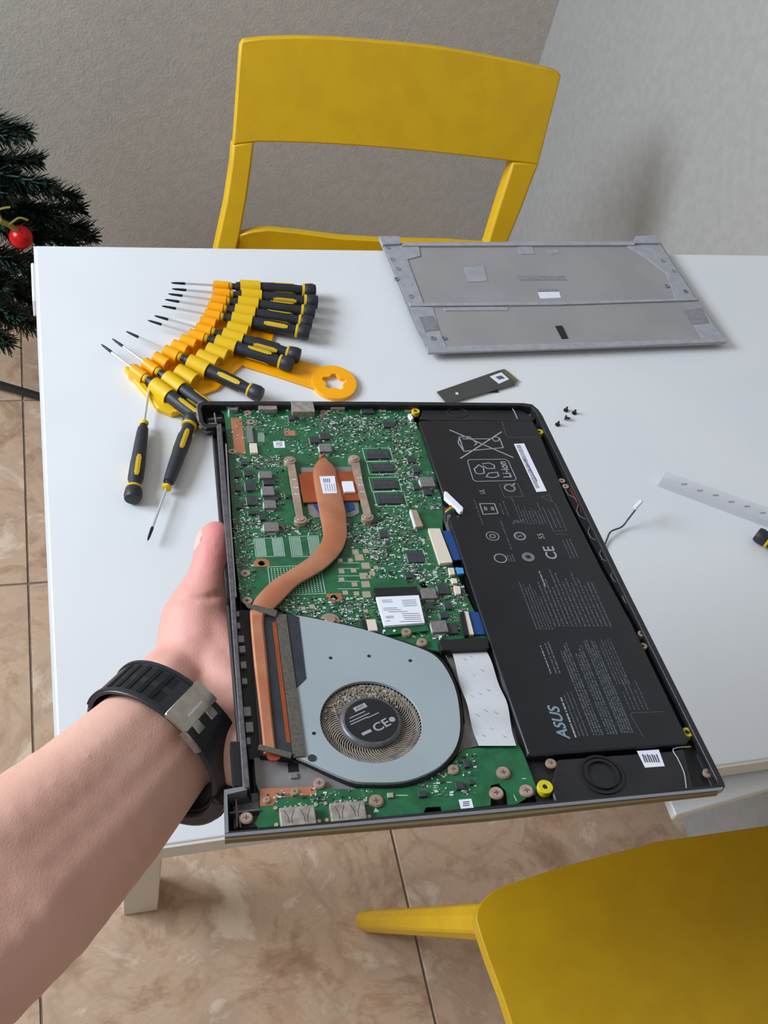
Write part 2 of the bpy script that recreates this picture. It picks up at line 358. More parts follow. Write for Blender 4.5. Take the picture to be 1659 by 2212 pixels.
# near chair: seat seen from above, front edge to the table
ch2 = thing('dining_chair', 'yellow plastic dining chair at bottom right, seat and splayed leg on the tiled floor', 'chair', (560, -780, -740))
def inch2(b): b.transform(Matrix.Translation((-560, 780, 740)))
sp = [on(*p, -285) for p in [(1028, 1985), (1030, 1965), (1038, 1950), (1052, 1935), (1072, 1921), (1098, 1910), (1200, 1876), (1300, 1849), (1398, 1824), (1410, 1819), (1500, 1806), (1659, 1783)]]
seat2 = [(p.x, p.y) for p in sp]
x0, y0 = seat2[-1]
seat2 += [(x0 + 40, y0 - 4), (x0 + 60, y0 - 30), (x0 + 50, y0 - 330), (x0 + 20, y0 - 380), (395, y0 - 375), (372, y0 - 340)]
lp_ = [on(*p, -285) for p in [(1105, 2212), (1085, 2150), (1055, 2070), (1035, 2010)]]
seat2 += [(p.x, p.y) for p in lp_]
b = nb(); prism(b, seat2, -300, -285); inch2(b); obj('seat', b, 'yellow_chair', ch2, smooth=True, bevel=4, seg=3)
def leg2(foot, topp):
    b = nb(); f_ = Vector(foot); t_ = Vector(topp); a = f_.lerp(t_, 0.0)
    d = (t_ - f_); n = 7; w = Vector((14, 0, 0)); dpt = Vector((0, 16, 0))
    ring = []
    for t, k in ((0, 0.72), (0.015, 1.0), (0.5, 1.12), (0.94, 1.3), (1, 1.3)):
        c = f_ + d * t; ring.append([b.verts.new(c + (Vector((15 * k, 0, 0)) * math.cos(s) + Vector((0, 15 * k, 0)) * math.sin(s))) for s in [math.pi / 8 + math.pi * i / 8 * 2 for i in range(8)]])
    for r1, r2 in zip(ring, ring[1:]):
        for i in range(8): b.faces.new((r1[i], r1[(i + 1) % 8], r2[(i + 1) % 8], r2[i]))
    b.faces.new(ring[0]); b.faces.new(ring[-1])
    inch2(b); return obj('leg', b, 'yellow_chair', ch2, smooth=True, bevel=2)
ft = on(788, 1990, -739)
leg2((ft.x, ft.y, -739), (383, -603, -299))
leg2((745, -480, -739), (705, -600, -299)); leg2((360, -1060, -739), (400, -920, -299)); leg2((760, -1060, -739), (700, -920, -299))
b = nb()
sheet(b, lambda u, v: Vector((385 + 330 * u, -945 - 40 * (1 - (2 * u - 1) ** 2) - 70 * v, -120 + 150 * v)), 10, 4, 13, Vector((0, -1, 0))); inch2(b); obj('backrest', b, 'yellow_chair', ch2, smooth=True)
for x in (388, 696):
    b = nb(); box(b, x, x + 18, -945, -925, -299, -115); inch2(b); obj('back_post', b, 'yellow_chair', ch2, bevel=3)
# ------------------------------------------------------------------ laptop
lap = thing('laptop', 'opened laptop with green board, copper heat pipe, fan and black battery, held in the hand', 'laptop')
lm = RL.to_4x4(); lm.translation = Wm(TL); lap.matrix_world = lm
def px(pts, h): return [P(u, v, h) for u, v in pts]
def bpx(bm, u0, v0, u1, v1, h0, h1, mi=0, skew=False):
    """box whose top face fills the given pixel box, square to the laptop"""
    uc, vc = (u0 + u1) / 2, (v0 + v1) / 2; cx, cy = P(uc, vc, h1)
    w = abs(P(u1, vc, h1)[0] - P(u0, vc, h1)[0]) / 2; d = abs(P(uc, v0, h1)[1] - P(uc, v1, h1)[1]) / 2
    box(bm, cx - w, cx + w, cy - d, cy + d, h0, h1, mi); return cx, cy, w, d
def lpo(name, m, fn, parent=lap, **k):
    b = nb(); fn(b); return obj(name, b, m, parent, **k)
outer = px([(425, 880), (428, 871), (437, 866), (800, 867), (1130, 870), (1150, 873), (1163, 884), (1172, 897), (1350, 1262), (1564, 1688), (1567, 1698), (1561, 1705), (1548, 1708), (1050, 1757), (486, 1808), (484, 1706), (524, 1699), (508, 1440), (494, 1240), (480, 1080), (468, 922), (446, 925), (436, 921), (429, 908)], 0)
inner = px([(434, 882), (438, 874), (800, 874), (1128, 876), (1148, 879), (1156, 888), (1338, 1262), (1548, 1684), (1550, 1692), (1543, 1696), (1050, 1742), (494, 1795), (491, 1716), (540, 1704), (518, 1440), (505, 1240), (492, 1080), (479, 914), (448, 916), (440, 912)], 0)
def off(poly, k):
    n = len(poly); A2 = sum(poly[i][0] * poly[(i + 1) % n][1] - poly[(i + 1) % n][0] * poly[i][1] for i in range(n)); sg = 1 if A2 > 0 else -1; out = []
    for i in range(n):
        p = Vector(poly[i - 1]); q = Vector(poly[i]); r = Vector(poly[(i + 1) % n]); a = (q - p).normalized(); c = (r - q).normalized()
        t = (a + c); t = t.normalized() if t.length > 1e-6 else a; nn = Vector((-t.y, t.x)) * sg; d = max(0.5, abs(nn.dot(Vector((-a.y, a.x))))); q2 = q + nn * (k / d); out.append((q2.x, q2.y))
    return out
lpo('chassis_rim', 'chassis', lambda b: prism(b, outer, -2.6, 0, [inner]), bevel=0.3)
under = [(0, 0), (224, -4), (225, -304), (0, -307)]
def shell(b):
    A_ = [b.verts.new((*p, -2.6)) for p in outer]; B_ = [b.verts.new((*p, -10.5)) for p in off(outer, 7.0)]; n = len(outer)
    C2 = [b.verts.new((*p, -8.6)) for p in off(inner, 0.0)]; D2 = [b.verts.new((*p, -2.6)) for p in inner]
    for X_, Y_ in ((A_, B_), (C2, D2)):
        for i in range(len(X_)): j = (i + 1) % len(X_); b.faces.new((X_[i], X_[j], Y_[j], Y_[i]))
    for V_ in (B_, C2):
        for t in tessellate_polygon([[Vector((v.co.x, v.co.y, 0)) for v in V_]]):
            if max(t) >= len(V_): continue
            try: b.faces.new([V_[i] for i in t])
            except ValueError: pass
lpo('base_shell', 'chassis', shell, label='black inside of the palm rest')
lpo('near_edge', 'shell', lambda b: prism(b, px([(486, 1808), (1050, 1757), (1548, 1708), (1561, 1705), (1562, 1700), (1548, 1702), (1050, 1750), (486, 1801)], 0.05), -2.7, 0.15), label='silver strip along the near edge')
lpo('near_edge', 'champagne', lambda b: prism(b, px([(486, 1808), (1050, 1757), (1548, 1708), (1552, 1712), (1050, 1768), (486, 1815)], -0.6), -3.2, -0.6), label='champagne strip under the near edge')
lpo('left_rail', 'rail', lambda b: prism(b, px([(468, 917), (478, 914), (492, 1080), (505, 1240), (518, 1440), (540, 1700), (526, 1702), (508, 1440), (494, 1240), (480, 1080)], 0.3), -2.6, 0.3), bevel=0.3, label='grey rail along the hinge side')
lpo('corner_wall', 'shell', lambda b: prism(b, px([(484, 1706), (524, 1699), (534, 1706), (491, 1716), (494, 1798), (486, 1800)], 0.2), -8, 0.2), label='grey corner wall')
lpo('far_corner_edge', 'shell', lambda b: stroke(b, px([(437, 867), (428, 872), (425, 880), (429, 907)], 0.1), 0.8, -2, 2.3), label='bright edge of the far corner')
lpo('lid', 'black', lambda b: prism(b, [(9, -8), (214, -10), (214, -297), (9, -299)], -16, -10.7), bevel=1.2, seg=2)
lpo('hinge_cover', 'black', lambda b: prism(b, px([(488, 1245), (506, 1240), (510, 1292), (489, 1290)], -5), -14, -5), bevel=0.6)
lpo('hinge_cover', 'black', lambda b: prism(b, px([(497, 1600), (530, 1600), (536, 1698), (504, 1700)], -5), -14, -5), bevel=0.6)
# black plastic frame: right side, top right speaker bay, bottom right
def frame_px(b):
    prism(b, px([(893, 880), (1128, 879), (1148, 882), (1156, 890), (1338, 1262), (1548, 1684), (1550, 1692), (1543, 1696), (1160, 1733), (1130, 1640), (1000, 1240), (905, 905)], -6.2), -8.5, -6.2)
lpo('palm_rest_frame', 'chassis', frame_px)
lpo('hinge_bay', 'chassis', lambda b: prism(b, px([(440, 880), (500, 880), (500, 914), (448, 914)], -7), -9, -7), label='black bay at the far hinge corner')
lpo('port_bay', 'rail', lambda b: prism(b, px([(493, 1720), (560, 1712), (560, 1786), (495, 1792)], -7), -9, -7), label='grey corner bay beside the near ports')
lpo('bay_rib', 'rail', lambda b: (stroke(b, px([(497, 1757), (560, 1750)], -4), 0.8, -7, 3.5), stroke(b, px([(510, 1728), (512, 1786)], -4), 0.8, -7, 3.5), stroke(b, px([(520, 1786), (512, 1745)], -4), 0.7, -7, 3)))
lpo('bay_rib', 'magnesium', lambda b: (stroke(b, px([(450, 905), (478, 902)], -4), 0.8, -7, 3), stroke(b, px([(463, 893), (466, 912)], -4), 0.8, -7, 3.5), stroke(b, px([(450, 915), (468, 914)], -3), 1.0, -7, 4)))
# ---- vent rail left of the heat sink
lpo('vent_channel', 'black', lambda b: prism(b, px([(508, 1318), (540, 1318), (572, 1640), (538, 1640)], -6), -9, -6))
for (u0, v0, u1, v1) in ((516, 1374, 526, 1386), (518, 1396, 529, 1408), (521, 1430, 531, 1442), (524, 1466, 533, 1476), (528, 1528, 541, 1545), (532, 1561, 546, 1580), (511, 1322, 516, 1330), (513, 1346, 518, 1356), (534, 1594, 540, 1606)):
    lpo('vent_louver', 'shell', lambda b: bpx(b, u0 - 1, v0 - 1, u1 + 1, v1 + 1, -6, -4.6))
lpo('edge_strip', 'steel', lambda b: stroke(b, px([(488, 960), (497, 1120), (509, 1290)], -1), 1.0, -3, 2.4), label='bright strip along the left rail')
def screw_head(c, r, z0, z1):
    b = nb(); prism(b, circ(*c, r, 22), z0, z1 - 0.35); prism(b, circ(*c, r * 0.82, 22), z1 - 0.35, z1)
    prism(b, [(c[0] + a * r * .42, c[1] + d * r * .42) for a, d in ((-1, -.25), (-.25, -.25), (-.25, -1), (.25, -1), (.25, -.25), (1, -.25), (1, .25), (.25, .25), (.25, 1), (-.25, 1), (-.25, .25), (-1, .25))], z1, z1 + 0.03, mi=1)
    return obj('screw_head', b, ['bronze', 'rail'], lap)
# ---- main board
BT = -4.4
board_poly = px([(484, 893), (474, 884), (470, 880), (880, 880), (893, 905), (906, 930), (925, 985), (955, 1080), (957, 1180), (985, 1235), (1010, 1290), (1050, 1372), (1056, 1400), (1045, 1408), (958, 1409), (915, 1400), (850, 1378), (800, 1362), (745, 1350), (700, 1340), (640, 1330), (592, 1312), (548, 1302), (520, 1298), (508, 1200), (499, 1060), (492, 960)], BT)
bigholes = [circ(*P(565, 1217, BT), 1.9, 14), circ(*P(722, 1291, BT), 1.9, 14), circ(*P(915, 1263, BT), 2.4, 14)]
board = lpo('motherboard', 'pcb', lambda b: prism(b, board_poly, -5.4, BT, bigholes), label='green main circuit board')
io_poly = px([(560, 1706), (640, 1702), (760, 1705), (880, 1692), (945, 1668), (975, 1650), (1000, 1618), (1120, 1608), (1130, 1625), (1158, 1700), (1156, 1716), (1140, 1722), (1120, 1735), (1098, 1740), (1092, 1706), (1078, 1692), (1060, 1696), (1060, 1740), (955, 1752), (952, 1742), (920, 1744), (914, 1758), (700, 1776), (560, 1788), (550, 1780), (562, 1755)], BT)
ioboard = lpo('port_board', 'pcb', lambda b: prism(b, io_poly, -5.4, BT), label='small green board with the two ports')
def on_board(name, m, fn, **k): return lpo(name, m, fn, board, **k)
used = []; pins = []
def chip(u0, v0, u1, v1, h=1.2, m='chip', name='chip', par=None, lab=None):
    used.append((u0 - 3, v0 - 3, u1 + 3, v1 + 3))
    b = nb(); cx, cy, w, d = bpx(b, u0, v0, u1, v1, BT, BT + h); 
    if name in ('inductor', 'transistor', 'chip') and par is None: pins.append((cx, cy, w, d, h, name))
    return obj(name, b, m, par or board, bevel=0.12, label=lab)
def outline(u0, v0, u1, v1, par=None):
    b = nb(); h = BT; uc, vc = (u0 + u1) / 2, (v0 + v1) / 2; cx, cy = P(uc, vc, h)
    w = abs(P(u1, vc, h)[0] - P(u0, vc, h)[0]) / 2; d = abs(P(uc, v0, h)[1] - P(uc, v1, h)[1]) / 2
    stroke(b, [(cx - w, cy - d), (cx + w, cy - d), (cx + w, cy + d), (cx - w, cy + d), (cx - w, cy - d)], 0.35, h); obj('silkscreen_outline', b, 'silk', par or board)
for q in ((792, 973, 840, 990), (801, 1002, 850, 1018), (806, 1036, 858, 1055), (816, 1067, 870, 1087)):
    chip(*q, 1.1, name='memory_chip'); outline(q[0] - 6, q[1] - 5, q[2] + 6, q[3] + 6)
    b = nb()
    for k in range(3):
        c = P(q[0] + 12 + 14 * k, (q[1] + q[3]) / 2 - 3, BT + 1.1); box(b, c[0] - 1.2, c[0] + 1.2, c[1] - 0.25, c[1] + 0.25, BT + 1.1, BT + 1.14)
    obj('chip_marking', b, 'print_dim', board)
# inductors with capped ends
for q in ((560, 1017, 587, 1032), (566, 1050, 592, 1069), (570, 1080, 596, 1097), (570, 1128, 602, 1147), (690, 958, 716, 975), (908, 1030, 938, 1050), (911, 1270, 942, 1292), (932, 1340, 966, 1365)):
    chip(*q, 2.6, 'inductor', 'inductor')
for q in ((569, 1036, 592, 1046), (570, 1070, 600, 1080)): chip(*q, 1.4, name='transistor')
for q in ((527, 1014, 546, 1027), (530, 1039, 552, 1059), (533, 1070, 555, 1090), (536, 1102, 560, 1110), (505, 1018, 518, 1030), (506, 1048, 520, 1059), (510, 1085, 522, 1096), (669, 943, 690, 956), (692, 935, 712, 948), (780, 875, 806, 892), (828, 910, 850, 922), (880, 986, 896, 998), (893, 1010, 906, 1020), (893, 1042, 904, 1056), (820, 1147, 838, 1160), (946, 1262, 968, 1282), (966, 1345, 988, 1368), (960, 1300, 975, 1315), (921, 1300, 935, 1315), (951, 1322, 968, 1334), (616, 1065, 624, 1074), (560, 1110, 573, 1122), (876, 1238, 892, 1248), (745, 1030, 746, 1031), (623, 894, 636, 906), (520, 995, 535, 1003), (915, 1055, 932, 1068)):
    chip(*q, 1.3)
chip(880, 1192, 914, 1214, 1.1); outline(873, 1187, 918, 1219)
chip(808, 1268, 904, 1288, 3.2, 'black', 'card_socket', lab='black socket of the wireless card')
chip(950, 1379, 1054, 1402, 4.0, 'black', 'drive_socket', lab='long black empty drive socket')
chip(558, 869, 598, 884, 3.6, 'connector', 'port_connector'); chip(630, 866, 678, 889, 4.8, 'connector', 'port_connector', lab='larger metal port on the far edge')
chip(714, 870, 744, 882, 2.4, 'bronze', 'port_connector')
lpo('yellow_tape', 'mustard', lambda b: prism(b, px([(551, 872), (604, 872), (600, 884), (552, 886)], BT), BT, BT + 0.4), board)
on_board('power_jack', 'steel', lambda b: (cyl(b, *P(503, 880, BT + 2), 4.0, BT, BT + 3.0, 20, 1.4), box(b, P(503, 880, BT)[0] - 1, P(503, 880, BT)[0] + 1, P(503, 880, BT)[1] - 3, P(503, 880, BT)[1] + 3, BT, BT + 1.4)))
on_board('copper_strip', 'copper', lambda b: prism(b, px([(498, 903), (522, 903), (531, 981), (507, 981)], BT), BT, BT + 0.12), label='bare copper strip near the far corner')
on_board('silver_connector', 'steel', lambda b: bpx(b, 533, 920, 546, 955, BT, BT + 1.8))
chip(540, 957, 556, 978, 1.8, 'cream', 'cream_connector')
on_board('board_sticker', 'label', lambda b: bpx(b, 591, 953, 615, 967, BT, BT + 0.15), label='white square sticker on the board')
on_board('board_sticker_print', 'ink', lambda b: [bpx(b, 596, 956 + 3 * k, 610, 957.3 + 3 * k, BT, BT + 0.2) for k in range(3)])
on_board('copper_pad', 'copper', lambda b: bpx(b, 614, 930, 638, 941, BT, BT + 0.12))
for (u, v) in ((535, 891), (542, 911), (700, 891), (502, 975), (530, 1238), (534, 1297), (882, 884), (826, 884)):
    b = nb(); c = P(u, v, BT + 0.5); cyl(b, *c, 2.6, BT, BT + 0.5, 18, 0.9); obj('screw_post', b, 'bronze', board)
for k, (u, v) in enumerate(((565, 1217), (722, 1291))):
    b = nb(); c = P(u, v, BT); h_ = circ(*c, 1.9, 14); s = 4.2 if k == 0 else 4.0
    prism(b, [(c[0] - s, c[1] - 2.6), (c[0] + s, c[1] - 2.6), (c[0] + s, c[1] + 1), (c[0] + s * 0.5, c[1] + 3.6), (c[0] - s * 0.5, c[1] + 3.6), (c[0] - s, c[1] + 1)] if k == 0 else [(c[0] - s, c[1] + 3), (c[0] + s, c[1] + 3), (c[0] + s, c[1] - 1), (c[0] + s * 0.5, c[1] - 3), (c[0] - s * 0.5, c[1] - 3), (c[0] - s, c[1] - 1)], BT, BT + 0.15, [h_]); obj('copper_ring', b, 'copper', board)

def endcaps():
    b = nb()
    for cx, cy, w, d, h, nm in pins:
        if nm == 'inductor': box(b, cx - w - 0.35, cx - w + 0.1, cy - d * .7, cy + d * .7, BT, BT + h * .75); box(b, cx - w * .6, cx + w * .6, cy - d - 0.3, cy - d + .1, BT, BT + h * .3)
        else:
            k = max(2, int(d * 2 / 0.9))
            for i in range(k): y = cy - d * .8 + 1.6 * d * i / (k - 1); box(b, cx - w - 0.45, cx - w, y - .2, y + .2, BT, BT + .35); box(b, cx + w, cx + w + 0.4, y - .2, y + .2, BT, BT + .35)
    obj('solder_points', b, 'silk', board, kind='stuff')
# unpopulated chip footprints: fine comb of pads
def footprint(u0, v0, u1, v1, gap=True):
    b = nb(); cx, cy = P((u0 + u1) / 2, (v0 + v1) / 2, BT); w = abs(P(u1, v0, BT)[0] - P(u0, v0, BT)[0]) / 2; d = abs(P(u0, v0, BT)[1] - P(u0, v1, BT)[1]) / 2
    stroke(b, [(cx - w, cy - d), (cx + w, cy - d), (cx + w, cy + d), (cx - w, cy + d), (cx - w, cy - d)], 0.3, BT)
    nx = 16
    for i in range(nx):
        if gap and i in (6, 7, 8, 9): continue
        for j in range(14):
            x = cx - w * 0.88 + 1.76 * w * i / (nx - 1); y = cy - d * 0.86 + 1.72 * d * j / 13
            vs = [b.verts.new((x + s * 0.33, y + t * 0.3, BT + 0.05)) for s, t in ((-1, -1), (1, -1), (1, 1), (-1, 1))]; b.faces.new(vs)
    o = obj('chip_footprint', b, 'silk', board, kind='stuff'); used.append((u0 - 2, v0 - 2, u1 + 2, v1 + 2)); return o
footprint(551, 1162, 612, 1202); footprint(628, 1158, 690, 1202); footprint(583, 1222, 697, 1284, False)
# pad bank left of the wireless card
b = nb()
for (u, v, s) in ((768, 1192, 7), (790, 1190, 6), (735, 1210, 5), (757, 1210, 5), (776, 1204, 9), (790, 1222, 9), (738, 1234, 6), (764, 1232, 6), (786, 1244, 9), (738, 1252, 6), (766, 1262, 6), (790, 1262, 9), (746, 1280, 6), (770, 1282, 6), (792, 1284, 9), (812, 1226, 5), (804, 1238, 6), (674, 1310, 6), (655, 1314, 5), (790, 1320, 5), (796, 1246, 5)):
    bpx(b, u - s, v - s * 0.75, u + s, v + s * 0.75, BT, BT + 0.15); used.append((u - s - 2, v - s, u + s + 2, v + s))
obj('solder_pads', b, 'pad', board, kind='stuff')
b = nb()
for v in (1216, 1228, 1244, 1256, 1272): stroke(b, px([(730, v), (776, v)], BT), 0.3, BT)
for v in range(1180, 1200, 5): stroke(b, px([(796, v), (822, v)], BT), 0.35, BT)
for u in range(606, 620, 3): stroke(b, px([(u - 48, 935), (u - 48, 955)], BT), 0.3, BT)
obj('silkscreen_lines', b, 'silk', board)
# white FFC sockets and flat cables on the battery side
chipset = [('cream_connector', [(925, 1141), (950, 1141), (978, 1214), (950, 1217)], 'cream', 2.2), ('cable_stiffener', [(953, 1146), (973, 1146), (1003, 1208), (978, 1210)], 'blue', 1.2),
           ('cream_connector', [(1002, 1320), (1011, 1320), (1024, 1370), (1013, 1371)], 'cream', 2.0), ('connector_latch', [(994, 1322), (1002, 1320), (1013, 1371), (1004, 1372)], 'black', 2.4), ('cable_stiffener', [(1011, 1320), (1034, 1322), (1048, 1370), (1024, 1370)], 'blue', 1.1),
           ('cream_connector', [(968, 1226), (980, 1226), (983, 1240), (972, 1242)], 'cream', 2), ('cream_connector', [(974, 1248), (986, 1249), (989, 1259), (978, 1260)], 'cream', 2), ('cream_connector', [(980, 1264), (994, 1266), (996, 1282), (984, 1284)], 'cream', 2),
           ('blue_tab', [(984, 1225), (1000, 1226), (1003, 1238), (988, 1240)], 'blue_light', 1.4)]
for n_, pl, m_, h_ in chipset:
    on_board(n_, m_, lambda b: prism(b, px(pl, BT + h_), BT, BT + h_), bevel=0.15); us = [p[0] for p in pl]; vs_ = [p[1] for p in pl]; used.append((min(us), min(vs_), max(us), max(vs_)))
on_board('silver_connector', 'bronze', lambda b: prism(b, px([(886, 1101), (900, 1102), (914, 1136), (898, 1138)], BT + 2), BT, BT + 2)); used.append((884, 1098, 916, 1140))
on_board('connector_edge', 'label', lambda b: prism(b, px([(885, 1101), (888, 1101), (899, 1138), (896, 1138)], BT + 2.1), BT, BT + 2.1))
on_board('fan_connector', 'cream', lambda b: bpx(b, 793, 1337, 814, 1362, BT, BT + 2.4), bevel=0.2); on_board('fan_connector', 'black', lambda b: bpx(b, 781, 1338, 792, 1360, BT, BT + 2.6), bevel=0.2); used.append((778, 1334, 818, 1364))
# wireless card
wc = lpo('wireless_card', 'pcb', lambda b: prism(b, px([(812, 1290), (905, 1284), (926, 1362), (834, 1372)], BT + 1.6), BT + 0.9, BT + 1.6), label='wireless card with a white label')
lpo('card_label', 'label', lambda b: prism(b, px([(812, 1289), (905, 1285), (918, 1345), (830, 1352)], BT + 3.2), BT + 1.6, BT + 3.2), wc, bevel=0.15)
def cardtext(b):
    h = BT + 3.2
    for i, (v, u0, u1) in enumerate(((1314, 828, 858), (1318, 829, 866), (1322, 840, 880), (1326, 868, 905), (1330, 870, 908), (1334, 872, 908), (1338, 874, 910), (1342, 834, 842), (1343, 864, 912), (1332, 833, 850), (1335, 834, 850), (1297, 825, 846), (1301, 826, 848), (1297, 868, 898), (1301, 869, 899), (1305, 870, 900), (1309, 872, 901))):
        stroke(b, px([(u0, v), (u1, v - 1)], h), 0.32, h)
lpo('card_print', 'ink', cardtext, wc)
for (u, v) in ((878, 1364), (912, 1386)):
    screw_head(P(u, v, BT + 2), 2.7, BT, BT + 2); used.append((u - 12, v - 9, u + 12, v + 9))
for (u, v) in ((713, 1337),):
    b = nb(); c = P(u, v, BT + 2); cyl(b, *c, 5.0, BT, BT + 1, 22); cyl(b, *c, 2.6, BT + 1, BT + 2.2, 20); obj('screw_head', b, 'bronze', lap, bevel=0.3); used.append((u - 24, v - 14, u + 24, v + 14))
b = nb()
for (u, v) in ((830, 1362), (852, 1362), (952, 1375)): cyl(b, *P(u, v, BT + 2), 0.7, BT, BT + 2, 10)
obj('solder_points', b, 'label', board, kind='stuff')
for (u, v) in ((893, 1384 - 10), (709, 897 - 10), (812, 1750)):
    b = nb(); c = P(u, v, BT); prism(b, [(c[0] - 1.3, c[1] - 1), (c[0] + 1.3, c[1] - 1), (c[0], c[1] + 1.3)], BT, BT + 0.06); obj('arrow_mark', b, 'silk', board)
endcaps()
# ---- heat pipe assembly
HS = lpo('heat_sink', 'copper_dark', lambda b: prism(b, px([(646, 1026), (655, 1019), (766, 1018), (774, 1022), (778, 1078), (776, 1080), (656, 1085), (650, 1060)], -2.4), -3.4, -2.4), label='orange copper plate over the processor', bevel=0.15)
used += [(640, 1008, 785, 1115), (612, 980, 662, 1135), (750, 978, 812, 1130)]
lpo('processor', 'magnesium', lambda b: prism(b, px([(650, 1010), (768, 1008), (776, 1108), (762, 1116), (680, 1118), (668, 1110)], BT + 0.5), BT, BT + 0.5), board, label='silver grey processor base')
for pl in ([(676, 1090), (700, 1088), (704, 1108), (690, 1110)], [(744, 1086), (762, 1086), (766, 1100), (750, 1106)]):
    lpo('processor_die', 'blue', lambda b: prism(b, px(pl, BT + 0.9), BT + 0.5, BT + 0.9), board)
for pl, ends in (([(620, 1000), (636, 998), (644, 1040), (655, 1115), (640, 1118), (628, 1050)], ((626, 993), (649, 1121))), ([(757, 995), (776, 994), (784, 1040), (802, 1108), (786, 1112), (768, 1040)], ((765, 990), (794, 1116)))):
    sp_ = lpo('spring_arm', 'bronze', lambda b: prism(b, px(pl, -1.8), -2.5, -1.8), HS, bevel=0.15)
    for (u, v) in ends:
        b = nb(); c = P(u, v, -1.2); cyl(b, *c, 3.5, BT, -1.2, 22); cyl(b, *c, 2.0, -1.2, -0.6, 18); obj('captive_screw', b, 'bronze', HS, bevel=0.4)
def ribbon(b, L, R_, z0, z1, n=8, bulge=0.0):
    A = smoothpts([(*p, 0) for p in L], n); B = smoothpts([(*p, 0) for p in R_], n); rows = []
    for a, c in zip(A, B):
        m = (a + c) / 2; rows.append([b.verts.new((p.x, p.y, z)) for p, z in ((a, z0), (a, z1 - bulge), (a.lerp(m, 0.3), z1), (c.lerp(m, 0.3), z1), (c, z1 - bulge), (c, z0))])
    for r1, r2 in zip(rows, rows[1:]):
        for i in range(6): b.faces.new((r1[i], r1[(i + 1) % 6], r2[(i + 1) % 6], r2[i]))
    b.faces.new(rows[0]); b.faces.new(rows[-1])
pipeL = [(694, 986), (679, 1005), (678, 1030), (688, 1090), (697, 1140), (697, 1160), (680, 1190), (645, 1217), (592, 1250), (556, 1285), (542, 1318), (545, 1360), (553, 1450), (563, 1540), (572, 1610), (580, 1632)]
pipeR = [(701, 986), (722, 1006), (728, 1030), (744, 1090), (749, 1135), (748, 1160), (735, 1190), (700, 1225), (645, 1258), (612, 1290), (596, 1318), (576, 1360), (582, 1450), (590, 1540), (598, 1610), (604, 1634)]
pipeL[10:], pipeR[10:] = [(542, 1312), (541, 1335), (548, 1420), (557, 1500), (565, 1570), (570, 1625)], [(598, 1308), (570, 1335), (577, 1420), (584, 1500), (591, 1570), (597, 1625)]
pipeR[10] = (585, 1318)
lpo('heat_pipe', 'copper', lambda b: ribbon(b, px(pipeL, -0.2), px(pipeR, -0.2), -2.4, -0.2, 8, 0.9), HS, smooth=True, label='curved flat copper heat pipe')
b = nb(); tube(b, [(*P(691, 981, -1), -1.4), (*P(697, 990, -1), -1.2)], [0.5, 2.2], 10); obj('pipe_tip', b, 'copper', HS, smooth=True)
lpo('pipe_label', 'label', lambda b: prism(b, px([(690, 1029), (723, 1028), (728, 1065), (698, 1066)], -0.1), -0.3, -0.1), HS, label='small white label on the heat pipe')
def plabel(b):
    for k in range(4): stroke(b, px([(699 + k * 4, 1034), (700 + k * 4, 1042)], -0.1), 0.5, -0.1)
    for k in range(5): stroke(b, px([(701 + k * 5, 1045), (704 + k * 5, 1061)], -0.1), 0.25, -0.1)
lpo('label_print', 'ink', plabel, HS)
lpo('foam_pad', 'label', lambda b: bpx(b, 741, 1039, 765, 1062, -2.4, -0.9), HS, label='small white pad on the copper plate', bevel=0.15)
def rivets(b):
    for (u, v) in ((633, 1035), (638, 1035), (636, 1053), (642, 1053), (638, 1067), (643, 1067), (773, 1032), (779, 1031), (776, 1047), (782, 1047), (780, 1062), (785, 1062)): cyl(b, *P(u, v, -1.7), 0.45, -1.9, -1.7, 8)
lpo('rivets', 'label', rivets, HS, kind='stuff')
# fins, tape and foam at the outlet
lpo('fin_stack', 'black', lambda b: prism(b, px([(538, 1318), (612, 1322), (634, 1640), (562, 1632)], -2.6), -8.5, -2.6), HS)
lpo('black_tape', 'tape', lambda b: prism(b, px([(566, 1322), (600, 1330), (637, 1632), (597, 1625), (584, 1500)], -1.6), -2.6, -1.6), HS)
lpo('copper_bar', 'copper_dark', lambda b: prism(b, px([(588, 1345), (596, 1342), (628, 1605), (619, 1603)], -1.3), -1.9, -1.3), HS, label='thin orange copper bar')
lpo('fin_edge', 'steel', lambda b: stroke(b, px([(598, 1335), (612, 1440), (634, 1612)], -0.9), 0.55, -2.5, 1.6), HS)
lpo('clamp_bar', 'foam', lambda b: prism(b, px([(528, 1301), (600, 1318), (596, 1332), (536, 1312)], 0.2), -0.6, 0.2), HS, bevel=0.2)
lpo('clamp_bar', 'foam', lambda b: prism(b, px([(560, 1607), (632, 1626), (628, 1637), (557, 1618)], 0.2), -0.6, 0.2), HS, bevel=0.2)
lpo('copper_end', 'copper_dark', lambda b: cyl(b, *P(592, 1630, -1.5), 3.2, -2.5, -1.5, 16), HS)
